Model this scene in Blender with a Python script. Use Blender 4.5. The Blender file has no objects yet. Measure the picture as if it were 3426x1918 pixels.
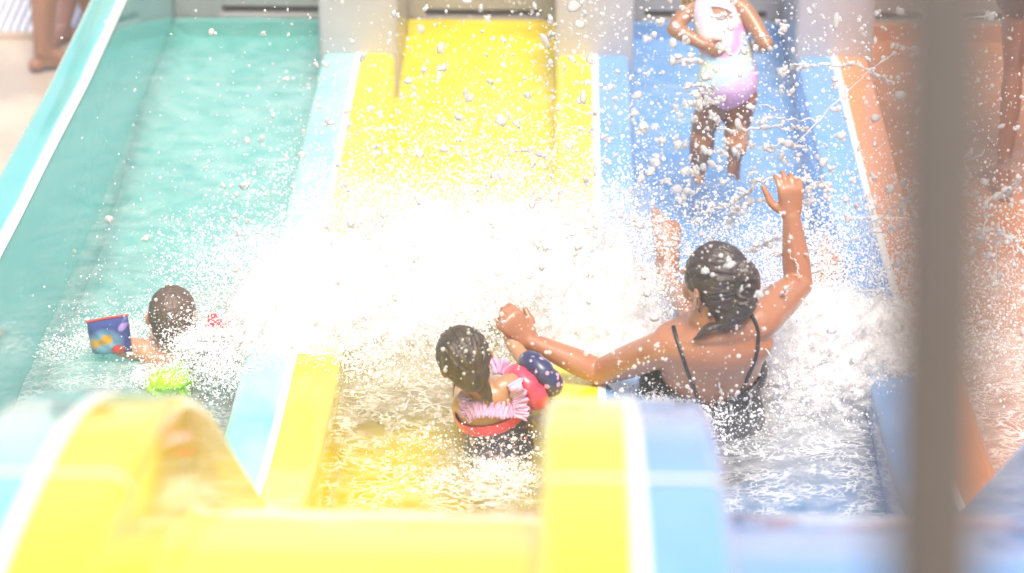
import bpy, bmesh, math, random
import numpy as np
from mathutils import Vector, Matrix, Quaternion
from mathutils.bvhtree import BVHTree

# ------------------------------------------------------------------ camera
SC = bpy.context.scene
COL = SC.collection
CAM_H, PITCH, YAW, FPX = 4.3, 28.0, 1.13, 9700.0
cam_d = bpy.data.cameras.new('camera')
cam = bpy.data.objects.new('camera', cam_d); COL.objects.link(cam)
cam.location = (0, 0, CAM_H)
cam.rotation_euler = (math.radians(90 - PITCH), 0, math.radians(YAW))
cam_d.sensor_width = 36.0
cam_d.lens = FPX / 3426 * 36
cam_d.clip_start = 0.05; cam_d.clip_end = 400
cam_d.dof.use_dof = True
cam_d.dof.focus_distance = 7.85
cam_d.dof.aperture_fstop = 2.0
cam_d.dof.aperture_blades = 0
SC.camera = cam
# ------------------------------------------------------------------ world, sun, exposure
SUN_EL, SUN_AZ = 65.0, 168.0            # elevation, azimuth measured from +Y (away from camera) towards +X
w = bpy.data.worlds.new('World'); SC.world = w; w.use_nodes = True
nt = w.node_tree; nt.nodes.clear()
sky = nt.nodes.new('ShaderNodeTexSky'); sky.sky_type = 'NISHITA'; sky.sun_disc = False
sky.sun_elevation = math.radians(SUN_EL); sky.sun_rotation = math.radians(SUN_AZ)
sky.air_density = 1.0; sky.dust_density = 4.0; sky.ozone_density = 0.6
bg = nt.nodes.new('ShaderNodeBackground'); bg.inputs[1].default_value = 0.15
wo = nt.nodes.new('ShaderNodeOutputWorld')
nt.links.new(sky.outputs[0], bg.inputs[0]); nt.links.new(bg.outputs[0], wo.inputs[0])
sl = bpy.data.lights.new('sun', 'SUN'); sl.energy = 2.6; sl.angle = math.radians(22); sl.color = (1.0, 0.89, 0.76)
so = bpy.data.objects.new('sun', sl); COL.objects.link(so)
sd = Vector((math.sin(math.radians(SUN_AZ)) * math.cos(math.radians(SUN_EL)), math.cos(math.radians(SUN_AZ)) * math.cos(math.radians(SUN_EL)), math.sin(math.radians(SUN_EL))))
so.rotation_euler = (-sd).to_track_quat('-Z', 'Y').to_euler(); so.location = sd * 30
SC.view_settings.view_transform = 'Standard'; SC.view_settings.look = 'None'
SC.view_settings.exposure = .68; SC.view_settings.gamma = 1.0
SC.render.engine = 'CYCLES'
cy = SC.cycles
cy.use_denoising = True
cy.max_bounces = 8; cy.transparent_max_bounces = 24; cy.transmission_bounces = 6; cy.glossy_bounces = 3; cy.diffuse_bounces = 3
cy.volume_bounces = 3; cy.caustics_reflective = False; cy.caustics_refractive = False
cy.sample_clamp_indirect = 4.0; cy.use_adaptive_sampling = True; cy.adaptive_threshold = 0.02

# ------------------------------------------------------------------ helpers
rng = np.random.default_rng(7)
random.seed(7)
_R = cam.rotation_euler.to_matrix()
CAMP = Vector(cam.location)
def ray(px, py):                         # direction through a pixel of the 3426 x 1918 photograph
    return (_R @ Vector(((px - 1713) / FPX, -(py - 959) / FPX, -1))).normalized()
def PY(px, py, Y):
    d = ray(px, py); return CAMP + d * (Y / d.y)
def PZ(px, py, z):
    d = ray(px, py); return CAMP + d * ((z - CAM_H) / d.z)

def tag(o, label=None, cat=None, group=None, kind=None):
    if label: o['label'] = label
    if cat: o['category'] = cat
    if group: o['group'] = group
    if kind: o['kind'] = kind
    return o
def empty(name, loc=(0, 0, 0), parent=None):
    o = bpy.data.objects.new(name, None); COL.objects.link(o); o.location = loc; o.empty_display_size = .1
    if parent: o.parent = parent
    return o
def link(name, me, mat=None, parent=None):
    o = bpy.data.objects.new(name, me); COL.objects.link(o)
    if mat is not None:
        for m in (mat if isinstance(mat, (list, tuple)) else [mat]): me.materials.append(m)
    if parent:
        o.parent = parent
        off = Vector((0, 0, 0)); p = parent
        while p: off += Vector(p.location); p = p.parent
        me.transform(Matrix.Translation(-off))
    return o
def mesh_np(name, V, F, smooth=True):
    V = np.asarray(V, dtype=np.float32); F = np.asarray(F, dtype=np.int32)
    me = bpy.data.meshes.new(name)
    n = F.shape[1]
    me.vertices.add(len(V)); me.vertices.foreach_set('co', V.ravel())
    me.loops.add(F.size); me.loops.foreach_set('vertex_index', F.ravel())
    me.polygons.add(len(F)); me.polygons.foreach_set('loop_start', np.arange(0, F.size, n, dtype=np.int32))
    me.update(calc_edges=True); me.validate()
    if smooth: me.polygons.foreach_set('use_smooth', np.ones(len(me.polygons), dtype=bool))
    return me
def bm_mesh(name, bm, smooth=False):
    me = bpy.data.meshes.new(name); bm.normal_update(); bm.to_mesh(me); bm.free()
    if smooth: me.polygons.foreach_set('use_smooth', np.ones(len(me.polygons), dtype=bool))
    return me
def box_bm(bm, x0, x1, y0, y1, z0, z1, bev=0.0):
    b = bmesh.new(); bmesh.ops.create_cube(b, size=1)
    bmesh.ops.scale(b, vec=(x1 - x0, y1 - y0, z1 - z0), verts=b.verts)
    bmesh.ops.translate(b, vec=((x0 + x1) / 2, (y0 + y1) / 2, (z0 + z1) / 2), verts=b.verts)
    if bev: bmesh.ops.bevel(b, geom=b.edges[:], offset=bev, segments=2, affect='EDGES')
    t = bpy.data.meshes.new('t'); b.to_mesh(t); b.free(); bm.from_mesh(t); bpy.data.meshes.remove(t)

def _hash(ix, iy, iz, s):
    h = (ix.astype(np.int64) * 374761393 + iy.astype(np.int64) * 668265263 + iz.astype(np.int64) * 2147483647 + s * 974711) & 0xffffffff
    h = ((h ^ (h >> 13)) * 1274126177) & 0xffffffff
    return ((h ^ (h >> 16)) & 0xffffff) / float(0xffffff)
def noise3(x, y, z, s=0):
    x, y, z = np.broadcast_arrays(np.asarray(x, float), np.asarray(y, float), np.asarray(z, float))
    ix, iy, iz = np.floor(x), np.floor(y), np.floor(z)
    fx, fy, fz = x - ix, y - iy, z - iz
    fx = fx * fx * (3 - 2 * fx); fy = fy * fy * (3 - 2 * fy); fz = fz * fz * (3 - 2 * fz)
    r = 0
    for a in (0, 1):
        for b in (0, 1):
            for c in (0, 1):
                r = r + _hash(ix + a, iy + b, iz + c, s) * (fx if a else 1 - fx) * (fy if b else 1 - fy) * (fz if c else 1 - fz)
    return r
def fbm(x, y, z=0.0, s=0, oc=4, f=1.0, g=.55):
    t = 0; a = 1; n = 0
    for o in range(oc):
        t = t + a * noise3(np.asarray(x) * f, np.asarray(y) * f, np.asarray(z) * f + 3.7 * o, s + o); n += a; a *= g; f *= 2.03
    return t / n
def sst(a, b, x):
    t = np.clip((x - a) / (b - a), 0, 1); return t * t * (3 - 2 * t)

# ------------------------------------------------------------------ materials
def mat(name, col, rough=.5, **k):
    m = bpy.data.materials.new(name); m.use_nodes = True
    n = m.node_tree.nodes; p = n['Principled BSDF']
    p.inputs['Base Color'].default_value = (*col, 1); p.inputs['Roughness'].default_value = rough
    for a, b in k.items():
        p.inputs[a.replace('_', ' ')].default_value = b
    return m
def N(m, t, **k):
    nd = m.node_tree.nodes.new(t)
    for a, b in k.items(): setattr(nd, a, b)
    return nd
def L(m, a, b): m.node_tree.links.new(a, b)
def noisy(m, col2, scale=8, lo=.35, hi=.65, detail=4, bump=0.0, bscale=40, stretch=(1, 1, 1), rough2=None):
    """vary the base colour, roughness and relief with procedural noise"""
    p = m.node_tree.nodes['Principled BSDF']
    tc = N(m, 'ShaderNodeTexCoord'); mp = N(m, 'ShaderNodeMapping'); mp.inputs['Scale'].default_value = stretch
    L(m, tc.outputs['Object'], mp.inputs[0])
    nz = N(m, 'ShaderNodeTexNoise'); nz.inputs['Scale'].default_value = scale; nz.inputs['Detail'].default_value = detail
    L(m, mp.outputs[0], nz.inputs['Vector'])
    mr = N(m, 'ShaderNodeMapRange'); mr.inputs[1].default_value = lo; mr.inputs[2].default_value = hi
    L(m, nz.outputs[0], mr.inputs[0])
    mx = N(m, 'ShaderNodeMix', data_type='RGBA')
    c1 = tuple(p.inputs['Base Color'].default_value)
    mx.inputs[6].default_value = c1; mx.inputs[7].default_value = (*col2, 1)
    L(m, mr.outputs[0], mx.inputs[0]); L(m, mx.outputs[2], p.inputs['Base Color'])
    if rough2 is not None:
        m2 = N(m, 'ShaderNodeMapRange'); m2.inputs[3].default_value = p.inputs['Roughness'].default_value; m2.inputs[4].default_value = rough2
        L(m, mr.outputs[0], m2.inputs[0]); L(m, m2.outputs[0], p.inputs['Roughness'])
    if bump:
        n2 = N(m, 'ShaderNodeTexNoise'); n2.inputs['Scale'].default_value = bscale; n2.inputs['Detail'].default_value = 4
        L(m, mp.outputs[0], n2.inputs['Vector'])
        bp = N(m, 'ShaderNodeBump'); bp.inputs['Strength'].default_value = bump; bp.inputs['Distance'].default_value = .01
        L(m, n2.outputs[0], bp.inputs['Height']); L(m, bp.outputs[0], p.inputs['Normal'])
    return m
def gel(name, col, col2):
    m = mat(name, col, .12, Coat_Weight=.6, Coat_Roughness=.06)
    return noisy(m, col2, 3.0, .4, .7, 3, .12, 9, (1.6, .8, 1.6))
M_teal = gel('teal gelcoat', (.12, .46, .43), (.16, .50, .46))
M_tealw = gel('teal gelcoat paled for glare', (.38, .68, .63), (.18, .54, .49))  # lighter teal paints sky glare onto the left wall and divider half
M_yel = gel('yellow gelcoat', (.89, .75, .02), (.88, .66, .015))  # darker gold patches painted in for reflections of dark surroundings
M_blue = gel('blue gelcoat', (.15, .35, .68), (.20, .40, .72))
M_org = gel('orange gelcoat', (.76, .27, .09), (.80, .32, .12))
M_seam = mat('white joint sealant', (.85, .83, .78), .3)
M_band = mat('pale joint sealant', (.80, .78, .50), .3)
M_orgl = gel('shade-darkened orange gelcoat', (.60, .23, .09), (.52, .19, .07))  # orange darkened so shade and dark reflections sit in the lane colour
M_grey = noisy(mat('grey fibreglass', (.43, .41, .42), .35), (.39, .37, .38), 5, bump=.05)
M_dgrey = noisy(mat('dark grey panel', (.30, .285, .28), .35), (.25, .24, .235), 4, bump=.05)
M_slot = mat('dark slot', (.10, .085, .07), .6)

# ------------------------------------------------------------------ slide profile
PRY = [1.9, 2.6, 3.0, 3.17, 3.28, 3.44, 3.69, 3.88, 4.08, 4.31, 4.65, 5.1, 5.5, 5.8, 6.1, 6.42, 7.0, 7.5, 8.2, 9.44, 10.3]
PRZ = [2.26, 2.25, 2.225, 2.21, 2.195, 2.166, 2.105, 2.03, 1.93, 1.77, 1.46, 1.07, .77, .62, .54, .49, .42, .37, .29, .20, .165]
_yy = np.linspace(1.9, 10.3, 841); _zz = np.interp(_yy, PRY, PRZ)
_k = np.exp(-np.linspace(-2, 2, 31) ** 2); _k /= _k.sum()
_zs = np.convolve(np.pad(_zz, 15, mode='edge'), _k, mode='valid')
def zr(Y): return np.interp(Y, _yy, _zs)              # top of the dividers
def zb(Y):                                            # lane bed
    Y = np.asarray(Y, float); return zr(Y) - (.22 + .08 * sst(5.6, 6.9, Y) - .125 * sst(8.2, 9.6, Y))
def zw(Y):                                            # still water
    Y = np.asarray(Y, float)
    return zr(Y) - (.205 - .105 * sst(5.7, 6.9, Y))
RX = [-.73, .106, .954]
HL, HR = .135, .128

def sweep(name, sec, y0, y1, n, zf=zr, mats=None, midx=None, close=False):
    Ys = np.linspace(y0, y1, n); S = len(sec)
    V = [(x, Y, zf(Y) + z if not callable(z) else z(Y)) for Y in Ys for (x, z) in sec]
    F = []; mi = []
    for i in range(n - 1):
        for j in range(S if close else S - 1):
            k = (j + 1) % S
            F.append((i * S + j, i * S + k, (i + 1) * S + k, (i + 1) * S + j)); mi.append(midx[j] if midx else 0)
    me = bpy.data.meshes.new(name); me.from_pydata(V, [], F)
    if close:
        pass
    me.polygons.foreach_set('material_index', mi); me.update()
    me.polygons.foreach_set('use_smooth', np.ones(len(F), dtype=bool))
    return me

slide = empty('water_slide', (0, 6.5, 0))
tag(slide, 'wide racing slide with side by side teal, yellow, blue and orange lanes under running water', 'water slide')
ymax = 9.46
def fil(x, s, r=.03, n=4):
    """rounded top edge: s=-1 left edge, +1 right edge"""
    pts = []
    for i in range(n + 1):
        a = math.pi / 2 * i / n
        pts.append((x + s * (-r + r * math.sin(a)), -r + r * math.cos(a)))
    return pts if s > 0 else pts[::-1]
for i, x in enumerate(RX):
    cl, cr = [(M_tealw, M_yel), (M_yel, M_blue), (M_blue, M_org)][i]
    sec = [(x - HL, -.36)] + fil(x - HL, -1) + [(x - .006, 0), (x + .006, 0)] + fil(x + HR, 1) + [(x + HR, -.36)]
    nl = 7
    mi = [0] * nl + [1] * (len(sec))
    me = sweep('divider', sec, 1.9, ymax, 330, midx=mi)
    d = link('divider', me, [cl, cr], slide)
    sm = sweep('joint_strip', [(x - .011, .0002), (x - .009, .004), (x + .009, .004), (x + .011, .0002)], 1.9, ymax, 330)
    link('joint_strip', sm, M_seam, d)
    d['label'] = ['divider half teal and half yellow', 'divider half yellow and half blue', 'divider half blue and half orange'][i]
    for ys in (3.44, 6.86, 7.95):
        pts = [(x - HL - .001, -.10)] + [(a, b + .002) for a, b in fil(x - HL, -1)] + [(a, b + .002) for a, b in fil(x + HR, 1)] + [(x + HR + .001, -.10)]
        j = sweep('cross_joint', pts, ys, ys + (.016 if ys < 5 else .012), 4)
        link('cross_joint', j, M_band if i < 2 and ys < 5 else M_seam, d)
# outer walls
HWL, HWR = -1.6, -1.475
def wall(x0, x1, m, lab):
    sec = [(x0, lambda Y: -.36)] + [(a, b + .36) for a, b in fil(x0, -1)] + [(a, b + .36) for a, b in fil(x1, 1)] + [(x1, -.36)]
    nl = 6; mi = [1] * nl + [0] + [1] * (len(sec) - nl)
    o = link('outer_wall', sweep('outer_wall', sec, 1.9, 10.3, 300, midx=mi), [m, M_teal if m is M_tealw else m], slide); o['label'] = lab
    return o
ow = wall(HWL, HWR, M_tealw, 'tall teal outer side wall')
link('edge_trim', sweep('edge_trim', [(HWR - .022, .361), (HWR - .02, .366), (HWR - .004, .362), (HWR + .0015, .345)], 1.9, 10.3, 300), M_seam, ow)
wall(1.80, 1.92, M_org, 'tall orange outer side wall')
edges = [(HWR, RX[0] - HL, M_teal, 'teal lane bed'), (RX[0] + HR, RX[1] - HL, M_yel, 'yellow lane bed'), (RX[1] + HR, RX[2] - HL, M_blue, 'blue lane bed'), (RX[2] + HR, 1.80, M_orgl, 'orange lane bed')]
for (a, b, m, lab) in edges:
    r = .10 if m is M_teal else .032; sec = []
    for i in range(7):
        t = math.pi / 2 * i / 6; sec.append((a - .01 + r * (1 - math.cos(t)), r * (1 - math.sin(t))))
    sec2 = [(a + b - x, z) for x, z in sec[::-1]]
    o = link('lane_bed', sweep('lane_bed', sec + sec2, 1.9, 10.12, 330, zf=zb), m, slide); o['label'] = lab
    o2 = link('bed_joint', sweep('bed_joint', [(x, z + .002) for x, z in sec + sec2], 3.44, 3.465, 3, zf=zb), M_seam, o)

# end wall : grey piers standing on the divider ends, slotted panels between them
ew = empty('end_wall', (0, 9.8, -.35)); tag(ew, 'grey end wall with pale piers between the lanes and dark slots', 'wall')
px = [(RX[i] - HL - .004, RX[i] + HR + .008) for i in range(3)] + [(1.79, 2.05)]
for a, b in px:
    bm = bmesh.new(); box_bm(bm, a, b, 9.462, 10.45, -.35, .47, .008)
    link('pier', bm_mesh('pier', bm), M_grey, ew)
spans = [(-1.474, px[0][0]), (px[0][1], px[1][0]), (px[1][1], px[2][0]), (px[2][1], px[3][0])]
for k, (a, b) in enumerate(spans):
    wy, g = 10.12, .002
    z1 = [.076, .068, .068, .068][k]; z2 = z1 + .030
    s0 = a + (b - a) * [.30, .12, .10, .08][k]; s1 = b - .012 if k == 0 else b - (b - a) * .10
    bm = bmesh.new()
    box_bm(bm, a + g, b - g, wy, wy + .3, -.35, z1); box_bm(bm, a + g, b - g, wy, wy + .3, z2, .215)
    box_bm(bm, a + g, s0, wy, wy + .3, z1, z2); box_bm(bm, s1, b - g, wy, wy + .3, z1, z2)
    p = link('panel', bm_mesh('panel', bm), M_dgrey, ew)
    bm = bmesh.new(); box_bm(bm, a + g + .001, b - g - .001, wy - .045, wy - .012, -.2, .060)
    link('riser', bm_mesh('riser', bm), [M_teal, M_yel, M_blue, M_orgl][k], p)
    bm = bmesh.new(); box_bm(bm, s0, s1, wy + .10, wy + .12, z1, z2)
    link('slot', bm_mesh('slot', bm), M_slot, p)
    bm = bmesh.new(); box_bm(bm, s0 - .01, s1 + .01 if k else s1, wy - .008, wy - .001, z1 - .016, z1 - .002)
    link('slot_lip', bm_mesh('slot_lip', bm), M_grey, p)
# ------------------------------------------------------------------ ground
M_deck = mat('wet beige deck', (.56, .46, .37), .45)
noisy(M_deck, (.40, .33, .27), 1.7, .45, .62, 5, .25, 60, rough2=.12)
bm = bmesh.new(); bmesh.ops.create_grid(bm, x_segments=8, y_segments=8, size=150)
bmesh.ops.translate(bm, vec=(0, 0, -.35), verts=bm.verts)
tag(link('ground', bm_mesh('ground', bm), M_deck), kind='structure')
# gutter grating
M_bar = mat('white plastic grating', (.78, .78, .82), .4); M_gut = mat('gutter channel', (.22, .27, .36), .5)
gr = empty('gutter_grate', (-2.6, 10.9, -.35)); tag(gr, 'white barred overflow grating set in the beige deck', 'drain grate')
y0, y1 = PZ(50, 122, -.35).y, PZ(50, 14, -.35).y
bm = bmesh.new(); x = -4.2
while x < -1.75:
    box_bm(bm, x, x + .019, y0, y1, -.346, -.322, .003); x += .0335
link('bars', bm_mesh('bars', bm), M_bar, gr)
bm = bmesh.new(); box_bm(bm, -4.2, -1.75, y0 - .004, y1 + .004, -.348, -.342)
link('channel', bm_mesh('channel', bm), M_gut, gr)
bm = bmesh.new(); box_bm(bm, -4.2, -1.75, y0 - .03, y0 - .005, -.349, -.324, .004); box_bm(bm, -4.2, -1.75, y1 + .005, y1 + .03, -.349, -.324, .004)
link('kerb', bm_mesh('kerb', bm), M_deck, gr)
# platform behind the slide entry, handrail post close to the camera
bm = bmesh.new(); box_bm(bm, -1.7, 2.1, -.8, 1.88, -.35, 2.2, .01)
pf = link('start_platform', bm_mesh('start_platform', bm), M_grey); tag(pf, 'grey start platform at the head of the slide', 'platform')
M_post = noisy(mat('brown grey painted steel', (.100, .086, .072), .4), (.088, .076, .064), 4)
pt, pb = PY(3160, 0, 1.22), PY(3120, 1918, 1.22)
sl_ = (pt.x - pb.x) / (pt.z - pb.z); pp = Vector((pb.x - (pb.z - 2.2) * sl_, 1.22, 2.2))
post = empty('handrail_post', (pp.x, pp.y, 2.2)); tag(post, 'thick brown grey steel post close to the camera, out of focus', 'post')
bm = bmesh.new(); bmesh.ops.create_cone(bm, cap_ends=True, segments=48, radius1=.0275, radius2=.0275, depth=2.3)
for v in bm.verts: v.co.x += pp.x + sl_ * (v.co.z + 1.15); v.co.y += pp.y; v.co.z += 2.2 + 1.15
link('tube', bm_mesh('tube', bm, True), M_post, post)
bm = bmesh.new(); bmesh.ops.create_cone(bm, cap_ends=True, segments=32, radius1=.06, radius2=.055, depth=.012)
bmesh.ops.translate(bm, vec=(pp.x, pp.y, 2.207), verts=bm.verts)
link('base_plate', bm_mesh('base_plate', bm), M_post, post)
# ------------------------------------------------------------------ body building
def V3(p): return np.array(p, float)
def unit(v): v = V3(v); return v / (np.linalg.norm(v) + 1e-12)
def crom(P, R, n=6):
    """Catmull-Rom through the points with radii"""
    P = [V3(p) for p in P]; out = []; ro = []
    for i in range(len(P) - 1):
        p0, p1, p2, p3 = P[max(i - 1, 0)], P[i], P[i + 1], P[min(i + 2, len(P) - 1)]
        for k in range(n):
            t = k / n
            out.append(.5 * ((2 * p1) + (-p0 + p2) * t + (2 * p0 - 5 * p1 + 4 * p2 - p3) * t * t + (-p0 + 3 * p1 - 3 * p2 + p3) * t ** 3))
            s = t * t * (3 - 2 * t); ro.append(R[i] * (1 - s) + R[i + 1] * s)
    out.append(P[-1]); ro.append(R[-1]); return np.array(out), np.array(ro)
def tube(P, R, flat=1.0, side=None, seg=20, n=6, cap=True):
    """closed swept tube with round ends; cross-section radius R along side, R*flat across it"""
    P, R = crom(P, R, n); T = np.gradient(P, axis=0); T /= np.linalg.norm(T, axis=1)[:, None] + 1e-12
    fl = np.full(len(P), flat) if np.isscalar(flat) else np.interp(np.linspace(0, 1, len(P)), np.linspace(0, 1, len(flat)), flat)
    if side is None:
        a = np.array([1., 0, 0]) if abs(T[0][0]) < .8 else np.array([0, 1., 0])
    else: a = unit(side)
    rings = []
    def ring(c, t, r, f, a):
        s = a - t * np.dot(a, t); s /= np.linalg.norm(s) + 1e-12; u = np.cross(t, s)
        th = np.linspace(0, 2 * np.pi, seg, endpoint=False)
        return c + r * np.cos(th)[:, None] * s + r * f * np.sin(th)[:, None] * u, s
    if cap:
        for q in (85, 60, 35, 15):
            rings.append(ring(P[0] - T[0] * R[0] * min(1, fl[0] + .2) * math.sin(math.radians(q)), T[0], R[0] * math.cos(math.radians(q)), fl[0], a)[0])
    for i in range(len(P)):
        rg, s = ring(P[i], T[i], R[i], fl[i], a)
        if side is None: a = s
        rings.append(rg)
    if cap:
        for q in (15, 35, 60, 85):
            rings.append(ring(P[-1] + T[-1] * R[-1] * min(1, fl[-1] + .2) * math.sin(math.radians(q)), T[-1], R[-1] * math.cos(math.radians(q)), fl[-1], a)[0])
    V = np.concatenate(rings); m = len(rings); F = []
    for i in range(m - 1):
        for j in range(seg):
            k = (j + 1) % seg; F.append((i * seg + j, i * seg + k, (i + 1) * seg + k, (i + 1) * seg + j))
    F.append(tuple(range(seg))[::-1]); F.append(tuple((m - 1) * seg + j for j in range(seg)))
    return V, F
def ico(sub):
    b = bmesh.new(); bmesh.ops.create_icosphere(b, subdivisions=sub, radius=1)
    V = np.array([v.co[:] for v in b.verts]); F = [tuple(v.index for v in f.verts) for f in b.faces]; b.free(); return V, F
ICO = {k: ico(k) for k in (1, 2, 3)}
def ell(c, r, ax=None, sub=3):
    """ellipsoid; ax = 3 orthonormal axes as rows"""
    V, F = ICO[sub]; r = V3(r) if not np.isscalar(r) else np.full(3, r)
    W = V * r
    if ax is not None: W = W @ np.array(ax)
    return W + V3(c), F
def join(prims):
    V = []; F = []; o = 0
    for v, f in prims:
        V.append(v); F += [tuple(i + o for i in t) for t in f]; o += len(v)
    return np.concatenate(V), F
def fuse(name, prims, vox=.005, smooth=6, lam=.5, cut=None, disp=None):
    """union of the pieces into ONE continuous skin"""
    V, F = join(prims)
    me = bpy.data.meshes.new(name); me.from_pydata(V.tolist(), [], F); me.update()
    o = bpy.data.objects.new(name, me); COL.objects.link(o)
    m = o.modifiers.new('r', 'REMESH'); m.mode = 'VOXEL'; m.voxel_size = vox
    s = o.modifiers.new('s', 'SMOOTH'); s.factor = lam; s.iterations = smooth
    dg = bpy.context.evaluated_depsgraph_get(); dg.update()
    me2 = bpy.data.meshes.new_from_object(o.evaluated_get(dg)); me2.name = name
    bpy.data.objects.remove(o); bpy.data.meshes.remove(me)
    if disp is not None:
        n = len(me2.vertices); co = np.empty(n * 3); me2.vertices.foreach_get('co', co); co = co.reshape(-1, 3)
        nn = np.empty(n * 3); me2.vertices.foreach_get('normal', nn); nn = nn.reshape(-1, 3)
        co = disp(co, nn); me2.vertices.foreach_set('co', co.ravel()); me2.update()
    if cut is not None:
        b = bmesh.new(); b.from_mesh(me2)
        co = np.array([v.co[:] for v in b.verts]); keep = cut(co)
        bmesh.ops.delete(b, geom=[v for v, k in zip(b.verts, keep) if not k], context='VERTS')
        b.to_mesh(me2); b.free()
    me2.polygons.foreach_set('use_smooth', np.ones(len(me2.polygons), dtype=bool)); me2.update()
    return me2
def frame(f, up=(0, 0, 1)):
    f = unit(f); l = unit(np.cross(up, f)); u = np.cross(f, l)   # forward, left, up
    return f, l, u
def head_prims(c, f, up, s=1.0, ears=True):
    """adult head 0.23 m tall at s=1; c = centre of the cranium"""
    f, l, u = frame(f, up); c = V3(c); ax = [l, f, u]
    P = [ell(c, (.076 * s, .094 * s, .088 * s), ax), ell(c - u * .012 * s + f * .02 * s, (.069 * s, .078 * s, .090 * s), ax),
         ell(c - u * .058 * s + f * .035 * s, (.055 * s, .055 * s, .060 * s), ax), ell(c - u * .098 * s + f * .068 * s, (.024 * s, .020 * s, .018 * s), ax),
         tube([c - u * .005 * s + f * .098 * s, c - u * .04 * s + f * .112 * s], [.007 * s, .013 * s], seg=10),
         ell(c - u * .070 * s + f * .094 * s, (.022 * s, .008 * s, .008 * s), ax), ell(c + u * .008 * s + f * .092 * s, (.05 * s, .012 * s, .009 * s), ax)]
    for k in (1, -1):
        P.append(ell(c - u * .04 * s + f * .06 * s + l * k * .042 * s, (.022 * s, .03 * s, .03 * s), ax))
        if ears:
            e = c + l * k * .078 * s - u * .02 * s - f * .004 * s
            t = unit(l * k * .75 - f * .65)
            P.append(ell(e + t * .008 * s, (.006 * s, .019 * s, .031 * s), [unit(l * k + f * .5), unit(np.cross(u, unit(l * k + f * .5))), u]))
            P.append(ell(e + t * .003 * s - u * .018 * s, .011 * s, sub=2))
    return P
def eyes(c, f, up, s, parent):
    f, l, u = frame(f, up); c = V3(c)
    for k in (1, -1):
        e = c - u * .015 * s + f * .081 * s + l * k * .031 * s
        v, F = ell(e, .0135 * s, sub=2)
        me = bpy.data.meshes.new('eye'); me.from_pydata(v.tolist(), [], F); me.polygons.foreach_set('use_smooth', [True] * len(F))
        o = link('eye', me, M_eye, parent)
        v, F = ell(e + f * .0075 * s, (.0065 * s, .0065 * s, .0065 * s), sub=2)
        me = bpy.data.meshes.new('iris'); me.from_pydata(v.tolist(), [], F); link('iris', me, M_iris, o)
def hand_prims(w, d, nrm, thumb, s=1.0, curl=.5, spread=.12, seg=12, th=1.0):
    """w wrist, d hand direction, nrm back-of-hand normal, thumb = side vector towards the thumb"""
    d = unit(d); n = unit(V3(nrm) - d * np.dot(nrm, d)); t = unit(V3(thumb) - d * np.dot(thumb, d) - n * np.dot(thumb, n)); w = V3(w)
    P = [tube([w - d * .01 * s, w + d * .03 * s, w + d * .075 * s], [.025 * s, .034 * s, .040 * s], [.72, .42, .30], t, seg=18)]
    lens = [.070, .078, .073, .058]
    for i in range(4):
        k = (1.5 - i) / 1.5
        b = w + d * (.078 - .006 * abs(i - 1.2)) * s + t * k * .029 * s
        a = d + t * k * spread; a = unit(a); q = b - a * .012 * s; pts = [q]; ang = 0; L_ = lens[i] * s; p = b; pts.append(p)
        for fr, c1 in ((.42, .55), (.32, 1.0), (.26, 1.25)):
            ang += curl * c1 * (1 + .12 * i)
            v = a * math.cos(ang) - n * math.sin(ang); p = p + v * L_ * fr; pts.append(p)
        P.append(tube(pts, [.0095 * s, .0095 * s, .0085 * s, .0078 * s, .0066 * s], seg=seg, n=3))
    b = w + d * .018 * s + t * .022 * s - n * .004 * s
    v1 = unit(d * .55 + t * .75 - n * .25); v2 = unit(d * .85 + t * .35 - n * .30)
    P.append(tube([b, b + v1 * .036 * s * th, b + v1 * .036 * s * th + v2 * .030 * s * th, b + v1 * .036 * s * th + v2 * .054 * s * th], [.015 * s, .0125 * s, .0105 * s, .0085 * s], seg=seg, n=3))
    return P
def foot_prims(a, toe, up, s=1.0):
    toe = unit(toe); up = unit(V3(up) - toe * np.dot(up, toe)); l = np.cross(up, toe); a = V3(a)
    h = a - up * .055 * s - toe * .03 * s
    P = [ell(h, (.030 * s, .034 * s, .03 * s), [l, toe, up]), tube([a - up * .01 * s, a - up * .035 * s + toe * .07 * s, a - up * .062 * s + toe * .135 * s], [.034 * s, .036 * s, .042 * s], [.95, .75, .42], l),
         tube([h + toe * .02 * s, a - up * .068 * s + toe * .13 * s], [.028 * s, .038 * s], .42, l)]
    for i in range(5):
        k = (2 - i) / 2
        b = a - up * .072 * s + toe * (.150 - .022 * (i / 4) ** 1.5 * 1.6) * s + l * k * .033 * s
        r = (.013 if i == 0 else .009 - .0006 * i) * s
        P.append(tube([b - toe * .02 * s, b + toe * (.030 if i == 0 else .022) * s], [r * 1.05, r], seg=10, n=2))
    return P
M_eye = mat('eye white', (.75, .73, .70), .15); M_iris = mat('iris', (.05, .03, .02), .1)
def skin(name, c, c2):
    m = mat(name, c, .38, Coat_Weight=.35, Coat_Roughness=.18)
    p = m.node_tree.nodes['Principled BSDF']
    p.inputs['Subsurface Weight'].default_value = .12; p.inputs['Subsurface Radius'].default_value = (.012, .005, .003); p.inputs['Subsurface Scale'].default_value = 1.0
    return noisy(m, c2, 9, .3, .7, 5, .10, 120)
S_wom = skin('tanned skin', (.42, .185, .095), (.36, .15, .075))
S_girl = skin('light brown skin', (.46, .25, .13), (.41, .21, .11))
S_boy = skin('fair tanned skin', (.58, .32, .20), (.52, .27, .16))
S_run = skin('brown skin', (.36, .17, .085), (.30, .14, .07))
S_by = skin('bystander skin', (.28, .135, .08), (.24, .11, .065))
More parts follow.
